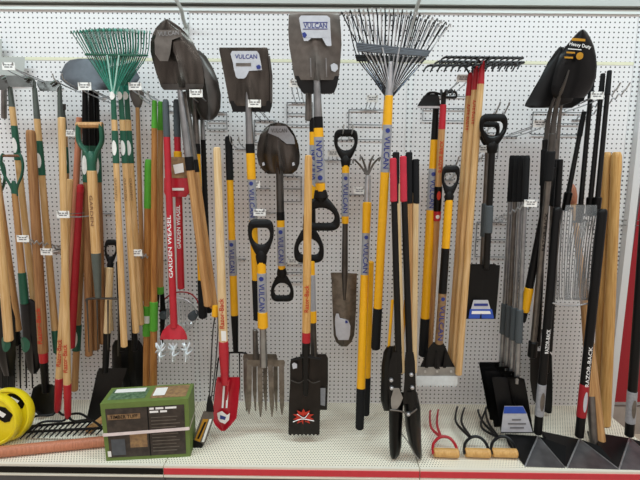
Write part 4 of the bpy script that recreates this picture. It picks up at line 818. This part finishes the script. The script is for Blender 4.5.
# ------------------------------------------------------------------ hand cultivators on the shelf
def claw(label, m, hx, hy, tips):
    t = T('hand_cultivator', label, 'cultivator', (hx, hy-40, dshelf(hx, hy, .03)), (hx, hy, dshelf(hx, hy, .0)))
    Mi = t.Mi; S = lambda px, py, z: Mi @ V(px, py, dshelf(px, py, z))
    b = MB(); a, c = S(hx-11.5, hy-6.2, .026), S(hx+12.5, hy-5.2, .026); d = (a-c).normalized(); b.tube([a+d*.004, a, c, c-d*.004], [.017, .022, .022, .017], 14); h = b.build('wooden_grip', 'honey', t.e)
    b = MB(); P = [S(hx-12.5, hy-5, .03), S(hx-12, hy-15, .05), S(hx-5, hy-21.5, .06), S(hx+3, hy-21, .06), S(hx+9, hy-15, .045), S(hx+12.5, hy-6, .03)]; b.tube(smoothpts(P), .0075, 8); b.build('loop', m, t.e)
    for (x0, y0), (xm, ym), (x1, y1) in tips:
        x0, y0 = hx-5+(x0-hx+5)*.35, hy-21.5
        b = MB(); P = smoothpts([S(x0, y0, .06), S(xm, ym, .045), S(x1, y1, .04), S(x1+1, y1-1, .02)]); b.tube(P, [.0078-.004*i/(len(P)-1) for i in range(len(P))], 8); b.build('prong', m, t.e)
    return t
claw('red steel hand cultivator with wooden grip lying on the right shelf bay', 'red', 445.5, 458.5, [((440, 438), (431, 427), (430, 412)), ((441.5, 438), (437, 424), (438, 411))])
claw('black hand cultivator with wooden grip, middle of three on the shelf', 'blacksteel', 477, 458.5, [((465, 435), (456, 422), (457, 408)), ((467, 435), (461.5, 422), (464, 409))])
claw('black hand cultivator with wooden grip, right of three beside the scraper', 'blacksteel', 504, 458.5, [((495, 434), (483, 422), (478, 411)), ((496, 434), (488, 422), (485.5, 409)), ((493, 435), (481, 426), (487, 407))])

# ------------------------------------------------------------------ carton with strap
t = T('carton', 'green printed carton with photo panel and pale strap, standing on the shelf', 'box', (144, 401, .46), (148, 459.5, .50))
Pb = [V(106.3, 461.2, dshelf(106.3, 461.2)), V(190.5, 456.6, dshelf(190.5, 456.6))]
hz = (Pb[1]-Pb[0]); hz.z = 0; kw = Vector((0, 0, 1)).cross(hz).normalized(); kw = kw if kw.y > 0 else -kw
def onplane(px, py):
    r = fw + rt*((px-320)/F) - up*((py-240)/F); return CAM + r*((Pb[0]-CAM).dot(kw)/r.dot(kw))
P = [t.Mi @ q for q in (onplane(100, 404), onplane(188.3, 398.7), Pb[1], Pb[0])]
k = t.Mi.to_3x3() @ kw; dep = .16
Q = [p+k*dep for p in P]
link('box_body', P+Q, [(0, 1, 2, 3), (7, 6, 5, 4), (0, 4, 5, 1), (1, 5, 6, 2), (2, 6, 7, 3), (3, 7, 4, 0)], 'cardgreen', t.e, smooth=False)
def onf(u, v, e=.0015): return P[0].lerp(P[1], u).lerp(P[3].lerp(P[2], u), v)-k*e
def panel(name, u0, v0, u1, v1, m, e=.0015, parent=None): return link(name, [onf(u0, v0, e), onf(u1, v0, e), onf(u1, v1, e), onf(u0, v1, e)], [(0, 3, 2, 1)], m, parent or t.e, smooth=False)
panel('photo_panel', .05, .09, .95, .94, 'photo'); panel('photo_divider', .52, .09, .535, .94, 'black', .0022)
panel('tool_photo', .3, .52, .5, .78, 'cardbrown', .0022); panel('tool_photo', .08, .62, .24, .9, 'slate', .0022); panel('title_ribbon', .07, .19, .44, .28, 'cardbrown', .003)
def onface_text(s, u0, v, u1, h, m, e=.004):
    vs_, fs = textmesh(s); link('lettering', [onf(u0+(u1-u0)*(a+.5), v-b_*h, e) for a, b_ in vs_], fs, m, t.e, smooth=False)
onface_text('TIMBER TUFF', .1, .235, .41, .06, 'black'); onface_text('SKY HOOK DOUBLE', .56, .13, .87, .05, 'whiteink') if False else None
for v, a, b_ in ((.11, .55, .60), (.11, .62, .71), (.11, .73, .86), (.165, .55, .65), (.165, .67, .75)): panel('headline', a, v, b_, v+.035, 'whiteink', .003)
for i in range(11): panel('text_line', .56, .27+i*.058, .84+.08*random.random(), .27+i*.058+.018, 'greysteel', .003)
panel('corner_mark', .03, .82, .07, .92, 'white', .003)
top = [P[0], P[1], Q[1], Q[0]]
def ontop(u, v, e=.0015): return top[0].lerp(top[1], u).lerp(top[3].lerp(top[2], u), v)+Vector((0, 0, e))
for nme, u0, v0, u1, v1, m in (('top_picture', .05, .2, .48, .85, 'boxtop'), ('top_title', .08, .62, .44, .86, 'white'), ('top_photo', .54, .15, .96, .9, 'cardbrown'), ('top_highlight', .56, .3, .7, .8, 'white')):
    link(nme, [ontop(u0, v0, .001+.001*(m == 'white')), ontop(u1, v0, .001+.001*(m == 'white')), ontop(u1, v1, .001+.001*(m == 'white')), ontop(u0, v1, .001+.001*(m == 'white'))], [(0, 1, 2, 3)], m, t.e, smooth=False)
vb = MB(); s0, s1 = onf(0, .53, .002), onf(1, .50, .002); dz = Vector((0, 0, .007)); back = k*(dep+.004)
vb.add([s0-dz, s1-dz, s1+dz, s0+dz, s0-dz-k*.003, s1-dz-k*.003, s1+dz-k*.003, s0+dz-k*.003], [(0, 1, 2, 3), (7, 6, 5, 4), (0, 4, 5, 1), (2, 6, 7, 3)])
vb.add([s1-dz-k*.003, s1+dz-k*.003, s1+back+dz, s1+back-dz], [(0, 1, 2, 3)]); vb.build('strap', 'pinkstrap', t.e, False)

# long reddish pole lying along the left shelf
t = T('wooden_pole', 'long reddish wooden pole lying on the left shelf bay, running behind the carton', 'pole', (50, 400, .44), (50, 450, .44))
def dl(px, py, r): return V(px, py, dshelf(px, py, r))
b = MB(); a, c = t.Mi @ dl(-40, 455.8, .027), t.Mi @ dl(122, 439.5, .027); dd_ = (c-a).normalized(); b.tube([a, a+dd_*.003, c-dd_*.003, c], [.022, .027, .026, .02], 16); b.build('pole', 'rosewood', t.e)
t = T('wooden_pole', 'short tan wooden pole end poking out behind the left side of the carton', 'pole', (96, 410, .3), (96, 424, .3))
b = MB(); b.tube([t.Mi @ dl(88, 430, .02), t.Mi @ dl(112, 412, .02)], .018, 12); b.build('pole', 'tan', t.e)
# yellow discs
def disc(label, cx, cy, rpx, dd, ox, oz):
    t = T('hose_reel', label, 'reel', (cx, cy-rpx, dd), (cx, cy+rpx, dd)); t.e.name = 'yellow_reel'
    c = t.L(cx, cy); r = rpx*t.m(cy); prof = [(0, -.022), (.5, -.022), (.84, -.022), (.88, -.027), (.95, -.025), (.99, -.014), (1.0, 0), (.97, .018), (.6, .02), (0, .02)]
    v = []; f = []; n = 40
    for pr, py in prof:
        for j in range(n): a = 2*math.pi*j/n; v.append(c+Vector((pr*r*math.cos(a), py, pr*r*math.sin(a))))
    for i in range(len(prof)-1):
        for j in range(n): f.append((i*n+j, i*n+(j+1) % n, (i+1)*n+(j+1) % n, (i+1)*n+j))
    link('casing', v, f, 'discyellow', t.e)
    wp = [(ox+a*.8, oz+b_*.8) for a, b_ in ((-.5, .30), (-.2, .42), (.2, .36), (.56, .02), (.42, -.3), (.2, -.36), (-.45, .0))]
    o = link('window', [c+Vector((a*r, -.0255, b_*r)) for a, b_ in wp]+[c+Vector((a*r, -.0200, b_*r)) for a, b_ in wp], [tuple(range(7)), tuple(range(13, 6, -1))]+[(i, 7+i, 7+(i+1) % 7, (i+1) % 7) for i in range(7)], 'blackgloss', t.e, smooth=False)
    lp = [(ox+a, oz+b_) for a, b_ in ((-.28, .12), (-.1, .22), (.22, .04), (.1, -.1))]
    link('window_label', [c+Vector((a*r, -.0265, b_*r)) for a, b_ in lp], [(0, 3, 2, 1)], 'white', o, smooth=False)
disc('yellow round reel case in front, cut by the left picture edge', -5.5, 419, 26.5, .45, .36, .26)
disc('yellow round reel case behind the front one at the left edge', 8, 414, 26, .36, .36, .46)
